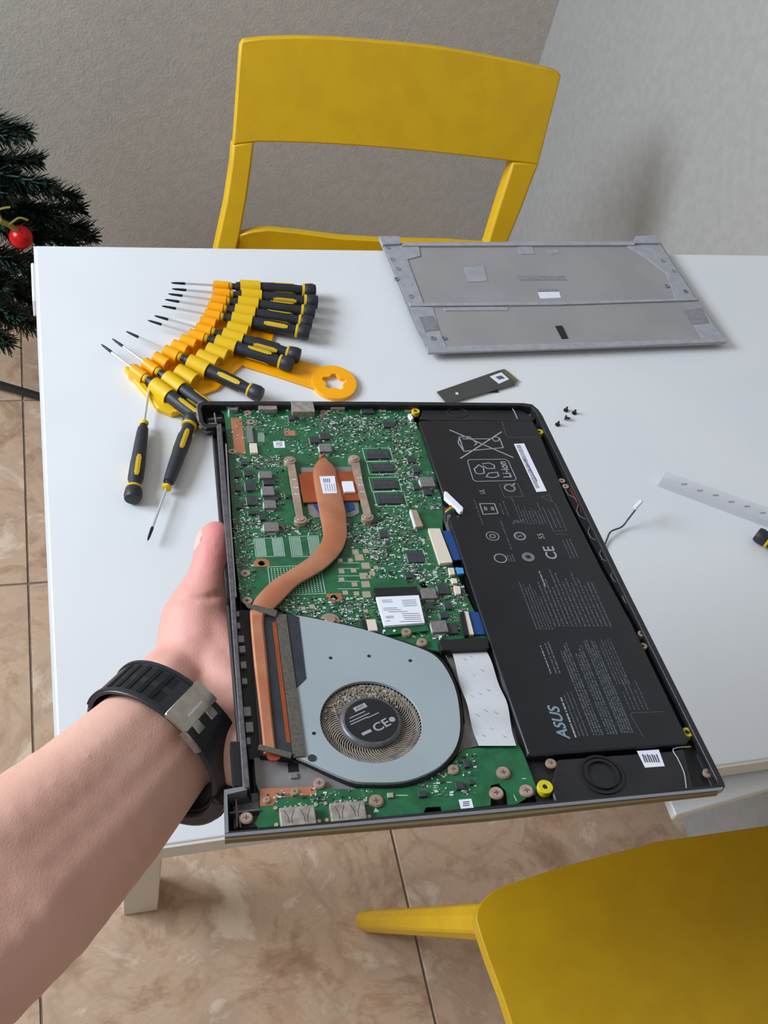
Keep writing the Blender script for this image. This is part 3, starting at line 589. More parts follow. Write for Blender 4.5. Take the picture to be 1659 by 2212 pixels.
# ---- fan
fan = lpo('fan_housing', 'black', lambda b: prism(b, rounded(px([(600, 1326), (655, 1330), (700, 1338), (780, 1356), (850, 1377), (915, 1400), (950, 1420), (975, 1452), (990, 1492), (1000, 1540), (1000, 1590), (985, 1630), (955, 1662), (915, 1685), (870, 1697), (810, 1699), (755, 1692), (655, 1645), (628, 1630)], -3.2)), -8.6, -3.2, [circ(*P(803, 1566, -3.2), 26, 48)]), label='black fan housing')
FC = (69.3, -255.2)
fc = P(802, 1556, -1.2); FCC = (fc[0], fc[1])
lpo('fan_cover', 'fan', lambda b: prism(b, rounded(px([(612, 1328), (646, 1330), (690, 1338), (780, 1358), (850, 1380), (912, 1402), (944, 1420), (968, 1452), (985, 1492), (993, 1540), (993, 1585), (980, 1622), (950, 1655), (910, 1676), (868, 1688), (810, 1690), (755, 1684), (665, 1645), (640, 1636)], -1.4)), -3.2, -1.4, [circ(*FCC, 23.6, 64)]), fan, bevel=0.3, seg=2, label='pale steel fan cover')
lpo('foam_strip', 'foam', lambda b: prism(b, px([(596, 1328), (618, 1326), (660, 1632), (634, 1636)], -0.6), -1.4, -0.6), fan)
lpo('fan_tape', 'tape', lambda b: prism(b, px([(617, 1325), (645, 1332), (661, 1465), (639, 1487)], -1.1), -1.4, -1.1), fan, label='black tape on the fan cover')
for (u, v) in ((714, 1421), (797, 1417), (886, 1427), (678, 1584)):
    b = nb(); c = P(u, v, -1.3); cyl(b, *c, 0.9, -1.5, -1.3, 12); obj('cover_hole', b, 'black', fan)
b = nb(); cyl(b, *P(674, 1637, -1.1), 1.9, -1.6, -1.1, 18); obj('cover_rivet', b, 'tape', fan)
lpo('fan_floor', 'black', lambda b: cyl(b, *FCC, 24.5, -8.6, -8.0, 48), fan)
def blades(b):
    n = 78
    for i in range(n):
        a0 = 2 * math.pi * i / n; pts = []
        for k in range(5):
            t = k / 4; r = 14.2 + 9.2 * t; a = a0 + 0.42 * t * t + 0.12 * t; pts.append((FCC[0] + r * math.cos(a), FCC[1] + r * math.sin(a)))
        for (p, q) in zip(pts, pts[1:]):
            d = Vector((q[0] - p[0], q[1] - p[1])).normalized(); nn = Vector((-d.y, d.x)) * 0.27
            prism(b, [(p[0] - nn.x, p[1] - nn.y), (q[0] - nn.x, q[1] - nn.y), (q[0] + nn.x, q[1] + nn.y), (p[0] + nn.x, p[1] + nn.y)], -7.6, -3.4 - 0.02 * (i % 5))
lpo('fan_blades', 'blade', blades, fan, kind='stuff')
def dustf(b):
    for k in range(420):
        a = random.gauss(1.75, 0.55); r = random.uniform(15, 22.5); c = (FCC[0] + r * math.cos(a), FCC[1] + r * math.sin(a)); s = random.uniform(0.2, 0.75)
        z = -3.0 + random.uniform(-0.2, 0.3)
        vs = [b.verts.new((c[0] + s * math.cos(t + a) * random.uniform(.6, 1.4), c[1] + s * math.sin(t + a) * random.uniform(.6, 1.4), z + random.uniform(-.15, .15))) for t in (0, 1.6, 3.1, 4.7)]
        b.faces.new(vs)
lpo('dust', 'dust', dustf, fan, kind='stuff')
hc = P(803, 1556, -0.6)
hub = nb(); prof = [(-7.5, 14.6), (-3.0, 14.6), (-1.6, 14.1), (-1.0, 13.2)]
rings = []
for z, r in prof + [(-0.9, 12.2)]: rings.append([hub.verts.new((FCC[0] + r * math.cos(2 * math.pi * k / 48), FCC[1] + r * math.sin(2 * math.pi * k / 48), z)) for k in range(48)])
for a, b_ in zip(rings, rings[1:]):
    for k in range(48): hub.faces.new((a[k], a[(k + 1) % 48], b_[(k + 1) % 48], b_[k]))
hub.faces.new(rings[-1]); obj('fan_hub', hub, 'rail', fan, smooth=True)
lpo('hub_label', 'chassis', lambda b: cyl(b, *FCC, 12.4, -1.0, -0.72, 48), fan, label='round black label on the fan hub')
def text(s, x, y, size, rot, z, m, parent, sx=1.0, name='printed_text', shear=0.0, off_=0.0):
    cu = bpy.data.curves.new('t', 'FONT'); cu.body = s; cu.size = size; cu.shear = shear; cu.offset = off_; cu.fill_mode = 'FRONT'; cu.resolution_u = 3; cu.align_x = 'CENTER'; cu.align_y = 'CENTER'
    o = bpy.data.objects.new('t', cu); col.objects.link(o); dg = bpy.context.evaluated_depsgraph_get(); me = bpy.data.meshes.new_from_object(o.evaluated_get(dg)); bpy.data.objects.remove(o); bpy.data.curves.remove(cu)
    me.transform(Matrix.Scale(0.001, 4) @ Matrix.Translation((x, y, z)) @ Matrix.Rotation(rot, 4, 'Z') @ Matrix.Diagonal((sx, 1, 1, 1)))
    me.materials.clear(); me.materials.append(M[m]); me.name = name
    r = bpy.data.objects.new(name, me); col.objects.link(r); r.parent = parent; return r
hl = -0.70
text('CE', *P(824, 1567, hl), 6.4, math.radians(27), hl, 'print', fan, 1.15, off_=0.1)
b = nb(); c = P(778, 1528, hl); u_ = Vector((math.cos(0.42), math.sin(0.42))); n_ = Vector((-u_.y, u_.x)); cc = Vector(c)
prism(b, [tuple(cc + u_ * s * 3.3 + n_ * t * 1.3) for s, t in ((-1, -1), (1, -1), (1, 1), (-1, 1))], hl, hl + 0.05); obj('logo_plate', b, 'print', fan)
text('AVC', c[0], c[1], 2.2, 0.42, hl + 0.07, 'chassis', fan)
def hubtext(b):
    for k, (u, v, l) in enumerate(((772, 1544, 5.5), (777, 1550, 7), (776, 1557, 6), (806, 1545, 4))):
        c = Vector(P(u, v, hl)); stroke(b, [c - u_ * l * 0.75, c + u_ * l * 0.75], 0.5, hl)
    c = Vector(P(792, 1582, hl)); stroke(b, [c - u_ * 2, c + u_ * 2], 1.6, hl); c = Vector(P(847, 1554, hl)); cyl(b, c.x, c.y, 1.5, hl, hl + 0.05, 14)
lpo('hub_print', 'print', hubtext, fan)
# ---- magnesium pieces, brackets around the near end
lpo('bracket', 'magnesium', lambda b: prism(b, px([(548, 1636), (640, 1640), (700, 1665), (800, 1700), (790, 1712), (560, 1712), (552, 1690)], -5.6), -7, -5.6), bevel=0.2, label='grey bracket plate by the near ports')
lpo('bracket_tab', 'steel', lambda b: bpx(b, 627, 1668, 642, 1680, -5.6, -4.6))
lpo('bracket_slot', 'black', lambda b: bpx(b, 622, 1648, 645, 1668, -5.6, -5.5))
lpo('bracket', 'magnesium', lambda b: prism(b, px([(963, 1412), (990, 1412), (1040, 1610), (1000, 1618), (940, 1680), (910, 1690), (990, 1620), (1004, 1560), (996, 1490)], -6), -7.4, -6), bevel=0.2, label='grey strip between fan and flat cable')
lpo('bracket', 'magnesium', lambda b: prism(b, px([(1040, 1405), (1060, 1405), (1140, 1625), (1115, 1625)], -6.4), -7.8, -6.4))
lpo('battery_edge_strip', 'magnesium', lambda b: prism(b, px([(935, 1075), (962, 1075), (985, 1150), (968, 1150)], -5.6), -7, -5.6))
def flat(b):
    n = 40; rows = []
    for i in range(n + 1):
        t = i / n; v = 1408 + (1614 - 1408) * t; s = 16 * math.sin(math.pi * t) * 0 
        uL = 975 + (1034 - 975) * t; uR = 1050 + (1114 - 1050) * t + 9 * math.sin(math.pi * t) * (1 if t < .7 else 1)
        h = -4.2 + 1.3 * math.sin(t * 2 * math.pi * 2.1 + 0.4)
        a = P(uL, v, -4.2); c = P(uR, v, -4.2); rows.append((b.verts.new((*a, h)), b.verts.new((*c, h)), b.verts.new((*c, h - .3)), b.verts.new((*a, h - .3))))
    for r1, r2 in zip(rows, rows[1:]):
        for i in range(4): b.faces.new((r1[i], r1[(i + 1) % 4], r2[(i + 1) % 4], r2[i]))
    b.faces.new(rows[0]); b.faces.new(rows[-1])
fc_ = lpo('flat_cable', 'cable', flat, smooth=True, label='wide white flat ribbon cable')
def cablemarks(b):
    for k, (u, v) in enumerate(((1004, 1425), (1018, 1420), (1005, 1470), (1022, 1458), (1040, 1448), (1020, 1505), (1038, 1500), (1055, 1492), (1030, 1545), (1048, 1535), (1070, 1540), (1045, 1590), (1062, 1575), (1090, 1592))):
        t = (v - 1408) / 206; h = -4.15 + 1.3 * math.sin(t * 2 * math.pi * 2.1 + 0.4); stroke(b, px([(u - 3, v - 3), (u + 3, v + 1)], h), 0.35, h, 0.08)
lpo('cable_print', 'print', cablemarks, fc_)
# ---- port board parts
def usb(u0, v0, u1, v1):
    b = nb(); cx, cy, w, d = bpx(b, u0, v0, u1, v1, -7.5, -1.0); o = obj('port_shell', b, 'connector', ioboard, bevel=0.4, seg=2)
    b = nb(); z = -1.0
    for s in (-1, 1):
        c = cx + s * w * 0.45
        stroke(b, [(c - 2.0, cy + d * .65), (c - .7, cy), (c - 0.6, cy - d * .5)], 0.35, z); stroke(b, [(c + 2.0, cy + d * .65), (c + .7, cy), (c + 0.6, cy - d * .5)], 0.35, z)
    obj('shell_spring', b, 'rail', ioboard)
    b = nb()
    for k in range(5): cyl(b, cx - w * .6 + 1.2 * w * k / 4, cy + d + 2.2, 0.5, BT, BT + 0.4, 10)
    for s in (-1, 1): cyl(b, cx + s * (w + 1.2), cy + d + 2, 0.9, BT, BT + 0.5, 10); cyl(b, cx + s * (w + 1.6), cy - d * 0.2, 0.9, BT, BT + 0.5, 10)
    obj('solder_points', b, 'pad', ioboard, kind='stuff')
usb(605, 1741, 682, 1787); usb(714, 1731, 791, 1777)
lpo('copper_ground', 'copper', lambda b: prism(b, px([(562, 1704), (682, 1700), (684, 1716), (600, 1724), (590, 1740), (562, 1742)], BT), BT, BT + 0.15), ioboard)
for (u, v, r) in ((690, 1690, 2.7), (813, 1728, 3.2), (980, 1660, 2.6), (1088, 1667, 3.2), (1073, 1711, 3.2), (1138, 1706, 3.2), (1191, 1647, 2.6), (637, 1708, 1.8), (576, 1726, 1.6), (532, 1765, 2.8), (1530, 1668, 2.4), (1474, 925, 1.6)):
    if u == 1474: continue
    screw_head(P(u, v, BT + 1.4), r, BT, BT + 1.2)
chip(978 + 24, 1640, 1014, 1656, 1.6, par=ioboard); chip(984, 1688, 1002, 1704, 1.4, par=ioboard); chip(904, 1708, 922, 1720, 1.2, par=ioboard); chip(1012, 1684, 1022, 1694, 1.2, par=ioboard)
chip(837, 1712, 850, 1722, 1.0, 'pad', par=ioboard)
lpo('board_sticker', 'label', lambda b: bpx(b, 993, 1726, 1021, 1746, BT, BT + 0.15), ioboard)
lpo('board_sticker_print', 'ink', lambda b: [bpx(b, 1000, 1731 + 4 * k, 1014, 1733 + 4 * k, BT, BT + 0.2) for k in range(3)], ioboard)
lpo('silkscreen_lines', 'silk', lambda b: [stroke(b, px([(u0, v0), (u1, v1)], BT), 0.35, BT) for (u0, v0, u1, v1) in ((936, 1692, 944, 1692), (936, 1697, 944, 1697), (936, 1702, 944, 1702), (936, 1707, 944, 1707), (952, 1690, 960, 1691), (965, 1690, 975, 1690), (855, 1718, 880, 1718), (952, 1673, 958, 1679), (958, 1679, 964, 1674), (1110, 1718, 1116, 1730), (1128, 1682, 1136, 1682))], ioboard, kind='stuff')
# ---- battery
BH = -1.2
bat = lpo('battery', 'battery', lambda b: prism(b, px([(904, 910), (912, 908), (1140, 907), (1152, 909), (1168, 940), (1186, 985), (1226, 1080), (1300, 1228), (1365, 1345), (1489, 1600), (1484, 1607), (1150, 1632), (1140, 1628), (1062, 1400), (972, 1128), (969, 1116), (990, 1112), (985, 1098), (962, 1082), (930, 990)], BH), -8.4, BH), bevel=1.4, seg=3, smooth=True, label='long flat black battery with grey printing')
Z = BH + 0.02
lpo('battery_label', 'label', lambda b: prism(b, px([(1110, 959), (1132, 958), (1181, 1061), (1159, 1063)], Z), Z, Z + 0.1), bat, label='white barcode strip')
def barcode(b):
    a0, a1 = Vector((1115, 962)), Vector((1158, 1056)); e0, e1 = Vector((1124, 961)), Vector((1166, 1055)); k = 0.0
    while k < 1:
        w = random.choice((0.004, 0.008, 0.012)); p = [a0.lerp(a1, k), e0.lerp(e1, k), e0.lerp(e1, min(1, k + w)), a0.lerp(a1, min(1, k + w))]
        prism(b, px([tuple(q) for q in p], Z), Z + 0.1, Z + 0.13); k += w + random.choice((0.006, 0.01))
    for k in range(26):
        if 2 < k < 26: q = Vector((1128, 985)).lerp(Vector((1160, 1040)), k / 26); stroke(b, px([tuple(q), (q.x + 1.2, q.y + 1.3)], Z), 0.6, Z + 0.1)
lpo('barcode', 'ink', barcode, bat)
def S(name, m, lines, w=0.5):
    b = nb()
    for l in lines: stroke(b, px(l, Z), w, Z, 0.04)
    return obj(name, b, m, bat)
S('crossed_bin_symbol', 'print', [[(972, 929), (1108, 988)], [(995, 990), (1083, 933)]], 0.9)
S('crossed_bin_symbol', 'print', [[(992, 944), (1002, 975), (1012, 974), (1087, 967), (1080, 948)], [(992, 944), (1014, 943)], [(992, 944), (990, 957), (1000, 972)], [(1000, 948), (1064, 948)], [(1064, 946), (1072, 943), (1079, 947), (1076, 953), (1068, 953), (1064, 948)], [(1014, 943), (1030, 958), (1025, 962)]], 0.7)
S('recycling_symbol', 'print', [[(1010, 997), (1012, 993), (1092, 992), (1098, 996), (1115, 1034), (1112, 1038), (1028, 1040), (1022, 1036), (1010, 997)]], 0.5)
S('recycling_symbol', 'print', [[(1026, 1012), (1034, 1004), (1044, 1010), (1046, 1022), (1036, 1024), (1028, 1022), (1024, 1012)], [(1042, 1002), (1056, 1000), (1068, 1005), (1068, 1012), (1052, 1012), (1044, 1006)], [(1050, 1030), (1056, 1022), (1074, 1020), (1078, 1028), (1066, 1032), (1052, 1030)]], 0.7)
cx_, cy_ = P(1091, 1014, Z)
RT = math.radians(90)
text('Li-ion', cx_, cy_, 7.4, RT, Z + 0.03, 'print', bat, 0.95, off_=0.12)
def ring(u, v, r, w=0.6, m='print'):
    c = P(u, v, Z); return S2([(c[0] + r * math.cos(t * math.pi / 12), c[1] + r * math.sin(t * math.pi / 12)) for t in range(25)], w, m)
def S2(pts, w, m='print', name='certification_mark'):
    b = nb(); stroke(b, pts, w, Z, 0.04); return obj(name, b, m, bat)
ring(1101, 1054, 3.1, 1.0); c = P(1108, 1048, Z); S2([(c[0] - 1, c[1] - 1), (c[0] + 1.6, c[1] + 1.6)], 0.9)
ring(1064, 1158, 3.6, 0.5); ring(1064, 1158, 1.5, 0.8); ring(1123, 1158, 3.0, 1.1); ring(1081, 1206, 3.4, 0.7); ring(1141, 1203, 2.5, 2.0)
text('S', *P(1123, 1158, Z), 3.6, RT, Z + 0.03, 'print', bat); text('CE', *P(1190, 1194, Z), 9.0, RT, Z + 0.03, 'print', bat, 1.0, off_=0.1)
text('UL', *P(1042, 1062, Z), 4.6, RT, Z + 0.03, 'print', bat, 0.8); text('55', *P(1169, 1158, Z), 5.0, RT, Z + 0.03, 'print', bat)
S('certification_mark', 'print', [[(1036, 1088), (1068, 1088), (1076, 1109), (1044, 1111), (1036, 1088)]], 0.6)
text('8', *P(1049, 1099, Z), 4.6, 0, Z + 0.03, 'print', bat); text('8', *P(1064, 1099, Z), 4.6, 0, Z + 0.03, 'print', bat)
for l_ in ([(1078, 1046), (1118, 1044), (1130, 1072), (1090, 1074), (1078, 1046)], [(1196, 1086), (1200, 1088), (1224, 1146), (1196, 1148), (1172, 1094)], [(1200, 1155), (1210, 1153), (1226, 1156)], [(1084, 910), (1094, 942), (1100, 945), (1160, 944)], [(1168, 1074), (1186, 1068), (1194, 1084), (1168, 1074)]): S('print_frame', 'print_dim', [l_], 0.3)
b = nb(); c = P(1118, 1128, Z)
for i in range(7):
    for j in range(4):
        if random.random() < .6: box(b, c[0] - 3 + i, c[0] - 2.2 + i, c[1] - 1.6 + j * .9, c[1] - .9 + j * .9, Z, Z + .04)
obj('print_block', b, 'print_dim', bat, kind='stuff')
def textblock(ua, ub, v1, v0, n, m='print_dim', w=0.55, glyph=1.0, ragged=0.2):
    """n lines of tiny illegible marks along the battery; near ends from pixel ua to ub at row v1, far ends at row v0"""
    b = nb(); a = P(ua, v1, Z); c = P(ub, v1, Z); ya = a[1] + (v1 - v0) * (P(ua, v1 - 1, Z)[1] - a[1]) * 1.0
    ya = P(ua - (v1 - v0) * 0.4, v0, Z)[1]
    for k in range(n):
        x = a[0] + (c[0] - a[0]) * (k / max(1, n - 1)); y = a[1] + (c[1] - a[1]) * (k / max(1, n - 1)); end = ya - random.random() * ragged * (ya - y)
        while y < end:
            l = random.uniform(0.5, 1.0) * glyph * random.choice((1, 1, 2))
            prism(b, [(x - w / 2, y), (x + w / 2, y), (x + w / 2, y + l), (x - w / 2, y + l)], Z, Z + 0.03); y += l + random.choice((0.25, 0.3, 0.8))
    return obj('printed_text', b, m, bat, kind='stuff')
for t_ in ((1043, 1043, 1133, 1068, 1), (1099, 1099, 1115, 1081, 1), (1088, 1088, 1111, 1086, 1), (1105, 1105, 1187, 1121, 1), (1128, 1180, 1132, 1075, 9, 'print_dim', 0.6, 0.7, 0.6),
           (1192, 1212, 1140, 1092, 3), (1233, 1249, 1206, 1165, 3, 'print_dim', 0.6, 0.9, 0.1), (1101, 1112, 1213, 1197, 3), (1160, 1160, 1360, 1244, 1), (1168, 1194, 1360, 1256, 5, 'print_dim', 0.5, 0.8, 0.4),
           (1178, 1178, 1267, 1233, 1, 'print', 0.7), (1200, 1320, 1353, 1232, 14, 'print_dim', 0.75, 0.8, 0.35), (1190, 1190, 1455, 1384, 1, 'print'), (1202, 1210, 1455, 1384, 2, 'print_dim', 0.8),
           (1244, 1244, 1593, 1493, 1, 'print', 0.8, 1.3), (1252, 1270, 1590, 1486, 3, 'print_dim', 0.5), (1283, 1302, 1588, 1390, 4, 'print_dim', 0.75, 0.8, 0.12), (1314, 1333, 1586, 1386, 4, 'print_dim', 0.75, 0.8, 0.15),
           (1344, 1367, 1583, 1384, 5, 'print_dim', 0.75, 0.8, 0.2), (1333, 1360, 1478, 1378, 5, 'print_dim', 0.55, 0.7, 0.2), (1362, 1400, 1533, 1462, 5, 'print_dim', 0.55, 0.7, 0.5)): textblock(*t_)
cA = P(1208, 1561, Z); text('ASUS', cA[0], cA[1], 7.6, RT, Z + 0.03, 'print_blue', bat, 1.1, 'brand_print', 0.25, 0.16)
S('print_frame', 'print_dim', [[(1390, 1592), (1362, 1545), (1365, 1540), (1432, 1537)]], 0.25)
# battery plug and leads
plug = lpo('battery_plug', 'label', lambda b: prism(b, px([(960, 1060), (966, 1062), (1001, 1096), (1000, 1104), (994, 1105), (960, 1074)], 1.5), -1, 1.5), bevel=0.3, label='white battery plug lying loose')
for k, (m_, dv) in enumerate((('red', 0), ('yellow', 4), ('green', 8), ('black', 12), ('black', 15))):
    b = nb(); tube(b, [(p[0], p[1], z) for p, z in zip(px([(985, 1092 + dv * .6), (974, 1094 + dv), (964, 1100 + dv * .6), (966, 1112 + dv * .3)], -0.5), (-0.5, 0, -1.5, -4))], 0.5, 8); obj('lead', b, m_, lap, smooth=True)
# ---- speakers and right edge hardware
spk = lpo('speaker', 'chassis', lambda b: prism(b, px([(912, 886), (1125, 886), (1158, 903), (1150, 909), (935, 908), (908, 903)], -3), -6.2, -3), bevel=0.5, label='black speaker by the far edge')
lpo('speaker_cone', 'tape', lambda b: (prism(b, circ(*P(988, 891, -2.7), 7.2, 28, 5.2), -3, -2.7, [circ(*P(988, 891, -2.7), 6.6, 28, 4.6)])), spk)
spk2 = lpo('speaker', 'chassis', lambda b: prism(b, px([(1205, 1640), (1450, 1622), (1478, 1615), (1500, 1702), (1490, 1708), (1200, 1732), (1190, 1700)], -3), -6.2, -3), bevel=0.6, label='black speaker by the near edge')
b = nb(); c = P(1300, 1672, -2.4)
for r, z0, z1 in ((10.5, -3, -2.4), (8, -3, -1.9)): cyl(b, *c, r, z0, z1, 40, r - 1.2)
obj('speaker_cone', b, 'black', spk2, smooth=True)
lpo('speaker_sticker', 'label', lambda b: prism(b, px([(1376, 1622), (1423, 1619), (1436, 1655), (1394, 1658)], -2.8), -3, -2.8), spk2, label='white code sticker')
lpo('sticker_print', 'ink', lambda b: [stroke(b, px([(1388 + k * 5, 1630 + (k % 2) * 2), (1394 + k * 5, 1646)], -2.8), 0.7, -2.8) for k in range(7)], spk2)
lpo('antenna_wire', 'print', lambda b: tube(b, smoothpts([(*p, -2.7) for p in px([(1492, 1613), (1455, 1618), (1465, 1640), (1478, 1670), (1483, 1704)], -2.7)], 5), 0.3, 6), smooth=True)
lpo('antenna_wire', 'print', lambda b: tube(b, smoothpts([(*p, -2.7) for p in px([(1092, 874), (1108, 884), (1118, 905)], -2.7)], 5), 0.35, 6), smooth=True)
for (u, v) in ((898, 887), (1165, 932), (1485, 1581), (1178, 1699)):
    b = nb(); c = P(u, v, -2.6); cyl(b, *c, 3.6 if u in (1178,) else 2.7, -6, -2.6, 22, 1.2); obj('rubber_grommet', b, 'yellow', lap, bevel=0.4, label='yellow rubber grommet')
    b = nb(); cyl(b, *c, 1.2, -6, -3.0, 12); obj('screw_hole', b, 'black', lap)
for (u, v) in ((1214, 1038), (1222, 1050), (1386, 1368), (1390, 1395)):
    b = nb(); c = P(u, v, -2); cyl(b, *c, 2.0, -6, -2, 16, 0.8); obj('brass_insert', b, 'bronze', lap)
b = nb(); A0 = Vector((1222, 1056)); A1 = Vector((1358, 1312)); n = 22
pts = []
for k in range(n + 1):
    q = A0.lerp(A1, k / n); side = 10 if (k // 2) % 2 else -1; q2 = q + Vector((side * .9, -side * .35)); pts.append((q2.x, q2.y))
stroke(b, px(pts, -2.0), 0.42, -2.3, 0.3); obj('touchpad_bracket', b, 'shell', lap)
lpo('touchpad_slot', 'strap_hole', lambda b: prism(b, px([(1206, 1036), (1224, 1034), (1376, 1316), (1358, 1318)], -2.6), -6.2, -2.6))
for k in (0.02, 0.12, 0.26, 0.45, 0.62):
    q = A0.lerp(A1, k); lpo('red_tape', 'red', lambda b: prism(b, px([(q.x + 6, q.y - 6), (q.x + 11, q.y - 8), (q.x + 24, q.y + 18), (q.x + 18, q.y + 20)], -2.4), -2.6, -2.4), label='red tape')
lpo('speaker_lead', 'red', lambda b: tube(b, smoothpts([(*p, -2.5) for p in px([(862, 879), (880, 876), (893, 882), (905, 878)], -2.5)], 5), 0.4, 6), smooth=True)
lpo('speaker_lead', 'blue', lambda b: tube(b, smoothpts([(*p, -2.5) for p in px([(860, 882), (866, 875), (884, 879), (900, 876)], -2.5)], 5), 0.35, 6), smooth=True)
lpo('speaker_plug', 'label', lambda b: prism(b, px([(881, 895), (887, 893), (893, 903), (888, 906)], -2), -4, -2))
# ---- tiny surface parts, scattered where the board is dense
from mathutils.geometry import intersect_point_tri_2d
def inside(pt, poly):
    x, y = pt; c = False; n = len(poly)
    for i in range(n):
        x1, y1 = poly[i]; x2, y2 = poly[i - 1]
        if (y1 > y) != (y2 > y) and x < (x2 - x1) * (y - y1) / (y2 - y1) + x1: c = not c
    return c
def scatter(parent, poly, regs, name='surface_parts'):
    b = nb(); fl_ = nb()
    for (u0, v0, u1, v1, n) in regs:
        for _ in range(int(n * 1.5)):
            u, v = random.uniform(u0, u1), random.uniform(v0, v1)
            if any(a <= u <= c and bb <= v <= d for a, bb, c, d in used): continue
            p = P(u, v, BT)
            if not inside(p, poly): continue
            k = random.random(); w, d = random.choice(((0.5, 0.28), (0.28, 0.5), (0.35, 0.22), (0.8, 0.45), (0.3, 0.3)))
            if k < 0.30: box(b, p[0] - w, p[0] + w, p[1] - d, p[1] + d, BT, BT + 0.35, 0)       # body
            elif k < 0.42: box(b, p[0] - w, p[0] + w, p[1] - d, p[1] + d, BT, BT + 0.6, 1)
            elif k < 0.60: box(b, p[0] - w, p[0] + w, p[1] - d, p[1] + d, BT, BT + 0.5, 2)
            else:
                for s in (-1, 1): box(b, p[0] + s * w * .8 - w * .3, p[0] + s * w * .8 + w * .3, p[1] - d * .8, p[1] + d * .8, BT, BT + 0.12, 3)
    return obj(name, b, ['silk', 'chip', 'inductor', 'pad'], parent, kind='stuff')
scatter(board, board_poly, [(505, 880, 900, 930, 420), (690, 900, 900, 955, 420), (510, 985, 620, 1012, 150), (505, 1000, 640, 1160, 330), (625, 950, 780, 990, 160), (780, 960, 880, 1110, 260), (850, 955, 910, 1045, 240), (880, 1020, 955, 1100, 160), (750, 1110, 900, 1170, 380), (800, 1160, 950, 1250, 330), (760, 1160, 840, 1210, 160), (560, 1290, 820, 1350, 520), (900, 1250, 1010, 1380, 330), (940, 1215, 1000, 1310, 120), (500, 1120, 640, 1160, 130), (505, 1155, 550, 1290, 110), (500, 900, 700, 1010, 120), (640, 1120, 720, 1160, 70), (880, 1230, 920, 1260, 50)])
scatter(ioboard, io_poly, [(900, 1640, 1030, 1720, 70), (560, 1700, 800, 1740, 60), (1000, 1630, 1030, 1660, 20)])
# ------------------------------------------------------------------ bottom cover on the table
cov = thing('bottom_cover', 'grey laptop bottom cover lying inside up at the far edge of the table', 'cover', (0, 0, 0))
CZ = 8.0
def tp(pts, z): return [(on(u, v, z).x, on(u, v, z).y) for u, v in pts]
def cvo(name, m, pts, z0, z1, **k):
    b = nb(); prism(b, tp(pts, z1), z0, z1); return obj(name, b, m, k.pop('parent', cov), **k)
cvo('cover_panel', 'cover', [(824, 527), (868, 524), (1368, 522), (1428, 525), (1571, 738), (1560, 741), (1240, 752), (925, 762), (900, 715), (850, 590)], 5.5, CZ, bevel=0.8, seg=2)
cvo('hinge_tab', 'cover_light', [(819, 510), (863, 510), (866, 526), (828, 528)], 6, CZ + 3); cvo('hinge_tab', 'cover_light', [(1373, 510), (1414, 508), (1424, 525), (1370, 525)], 6, CZ + 3)
cvo('far_lip', 'cover_light', [(866, 524), (1370, 521), (1372, 529), (868, 531)], CZ - 1, CZ + 2)
cvo('near_lip', 'cover_light', [(922, 748), (1240, 740), (1555, 730), (1571, 738), (1240, 752), (925, 762)], CZ - 1, CZ + 0.8, bevel=0.3)
cvo('side_band', 'cover_light', [(828, 528), (905, 532), (908, 553), (880, 560), (916, 658), (884, 658)], CZ - 1, CZ + 0.9)
cvo('side_band', 'cover_light', [(1355, 531), (1424, 525), (1505, 648), (1462, 650), (1440, 590), (1400, 560)], CZ - 1, CZ + 0.9)
cvo('side_band', 'cover_light', [(886, 662), (935, 664), (950, 715), (965, 750), (925, 762), (900, 712)], CZ - 1, CZ + 0.5)
cvo('side_band', 'cover_light', [(1478, 668), (1515, 664), (1571, 738), (1520, 736)], CZ - 1, CZ + 0.5)
cvo('cross_rib', 'cover_light', [(884, 654), (1200, 652), (1504, 643), (1507, 648), (1200, 658), (886, 661)], CZ, CZ + 1.6, bevel=0.3)
cvo('rib_pad', 'cover_light', [(958, 664), (1096, 663), (1098, 670), (962, 671)], CZ, CZ + 0.6)
cvo('vent_grille', 'cover_mid', [(1118, 596), (1218, 596), (1224, 605), (1122, 605)], CZ, CZ + 0.3, label='narrow dark vent strip')
cvo('vent_grille', 'cover_mid', [(1160, 624), (1205, 624), (1207, 628), (1163, 629)], CZ, CZ + 0.3)
cvo('foam_pad', 'cover_light', [(1002, 577), (1045, 575), (1054, 607), (1012, 609)], CZ, CZ + 0.4); cvo('white_sticker', 'label', [(1162, 631), (1208, 630), (1212, 643), (1168, 645)], CZ, CZ + 0.3, label='small pale sticker')
cvo('foam_pad', 'cover_light', [(1118, 532), (1150, 532), (1155, 549), (1124, 549)], CZ, CZ + 0.5); cvo('foam_pad', 'cover_light', [(1180, 540), (1204, 539), (1208, 546), (1190, 548)], CZ, CZ + 0.4)
cvo('speaker_mesh', 'cover_mid', [(1477, 669), (1515, 665), (1532, 697), (1497, 700)], CZ + 0.5, CZ + 0.9, label='grey speaker mesh'); cvo('speaker_mesh', 'cover_mid', [(905, 684), (936, 682), (948, 712), (918, 716)], CZ + 0.5, CZ + 0.9)
cvo('black_pad', 'black', [(1200, 704), (1214, 703), (1227, 730), (1214, 731)], CZ, CZ + 0.8, label='small black rectangle')
for (u, v) in ((848, 560), (860, 580), (857, 602), (888, 640), (838, 535), (1432, 563), (1455, 585), (1440, 617), (1482, 628), (1480, 630), (935, 730), (958, 729)):
    c = on(u, v, CZ + 1.2); b = nb(); cyl(b, c.x, c.y, 2.6, CZ, CZ + 1.3, 14, 1.1); obj('screw_boss', b, 'cover_mid', cov)
for q in ((900, 600), (1400, 600), (960, 730), (1500, 720)):
    c = on(*q, 3); b = nb(); cyl(b, c.x, c.y, 7, 0, 5.6, 20); obj('rubber_foot', b, 'black', cov)
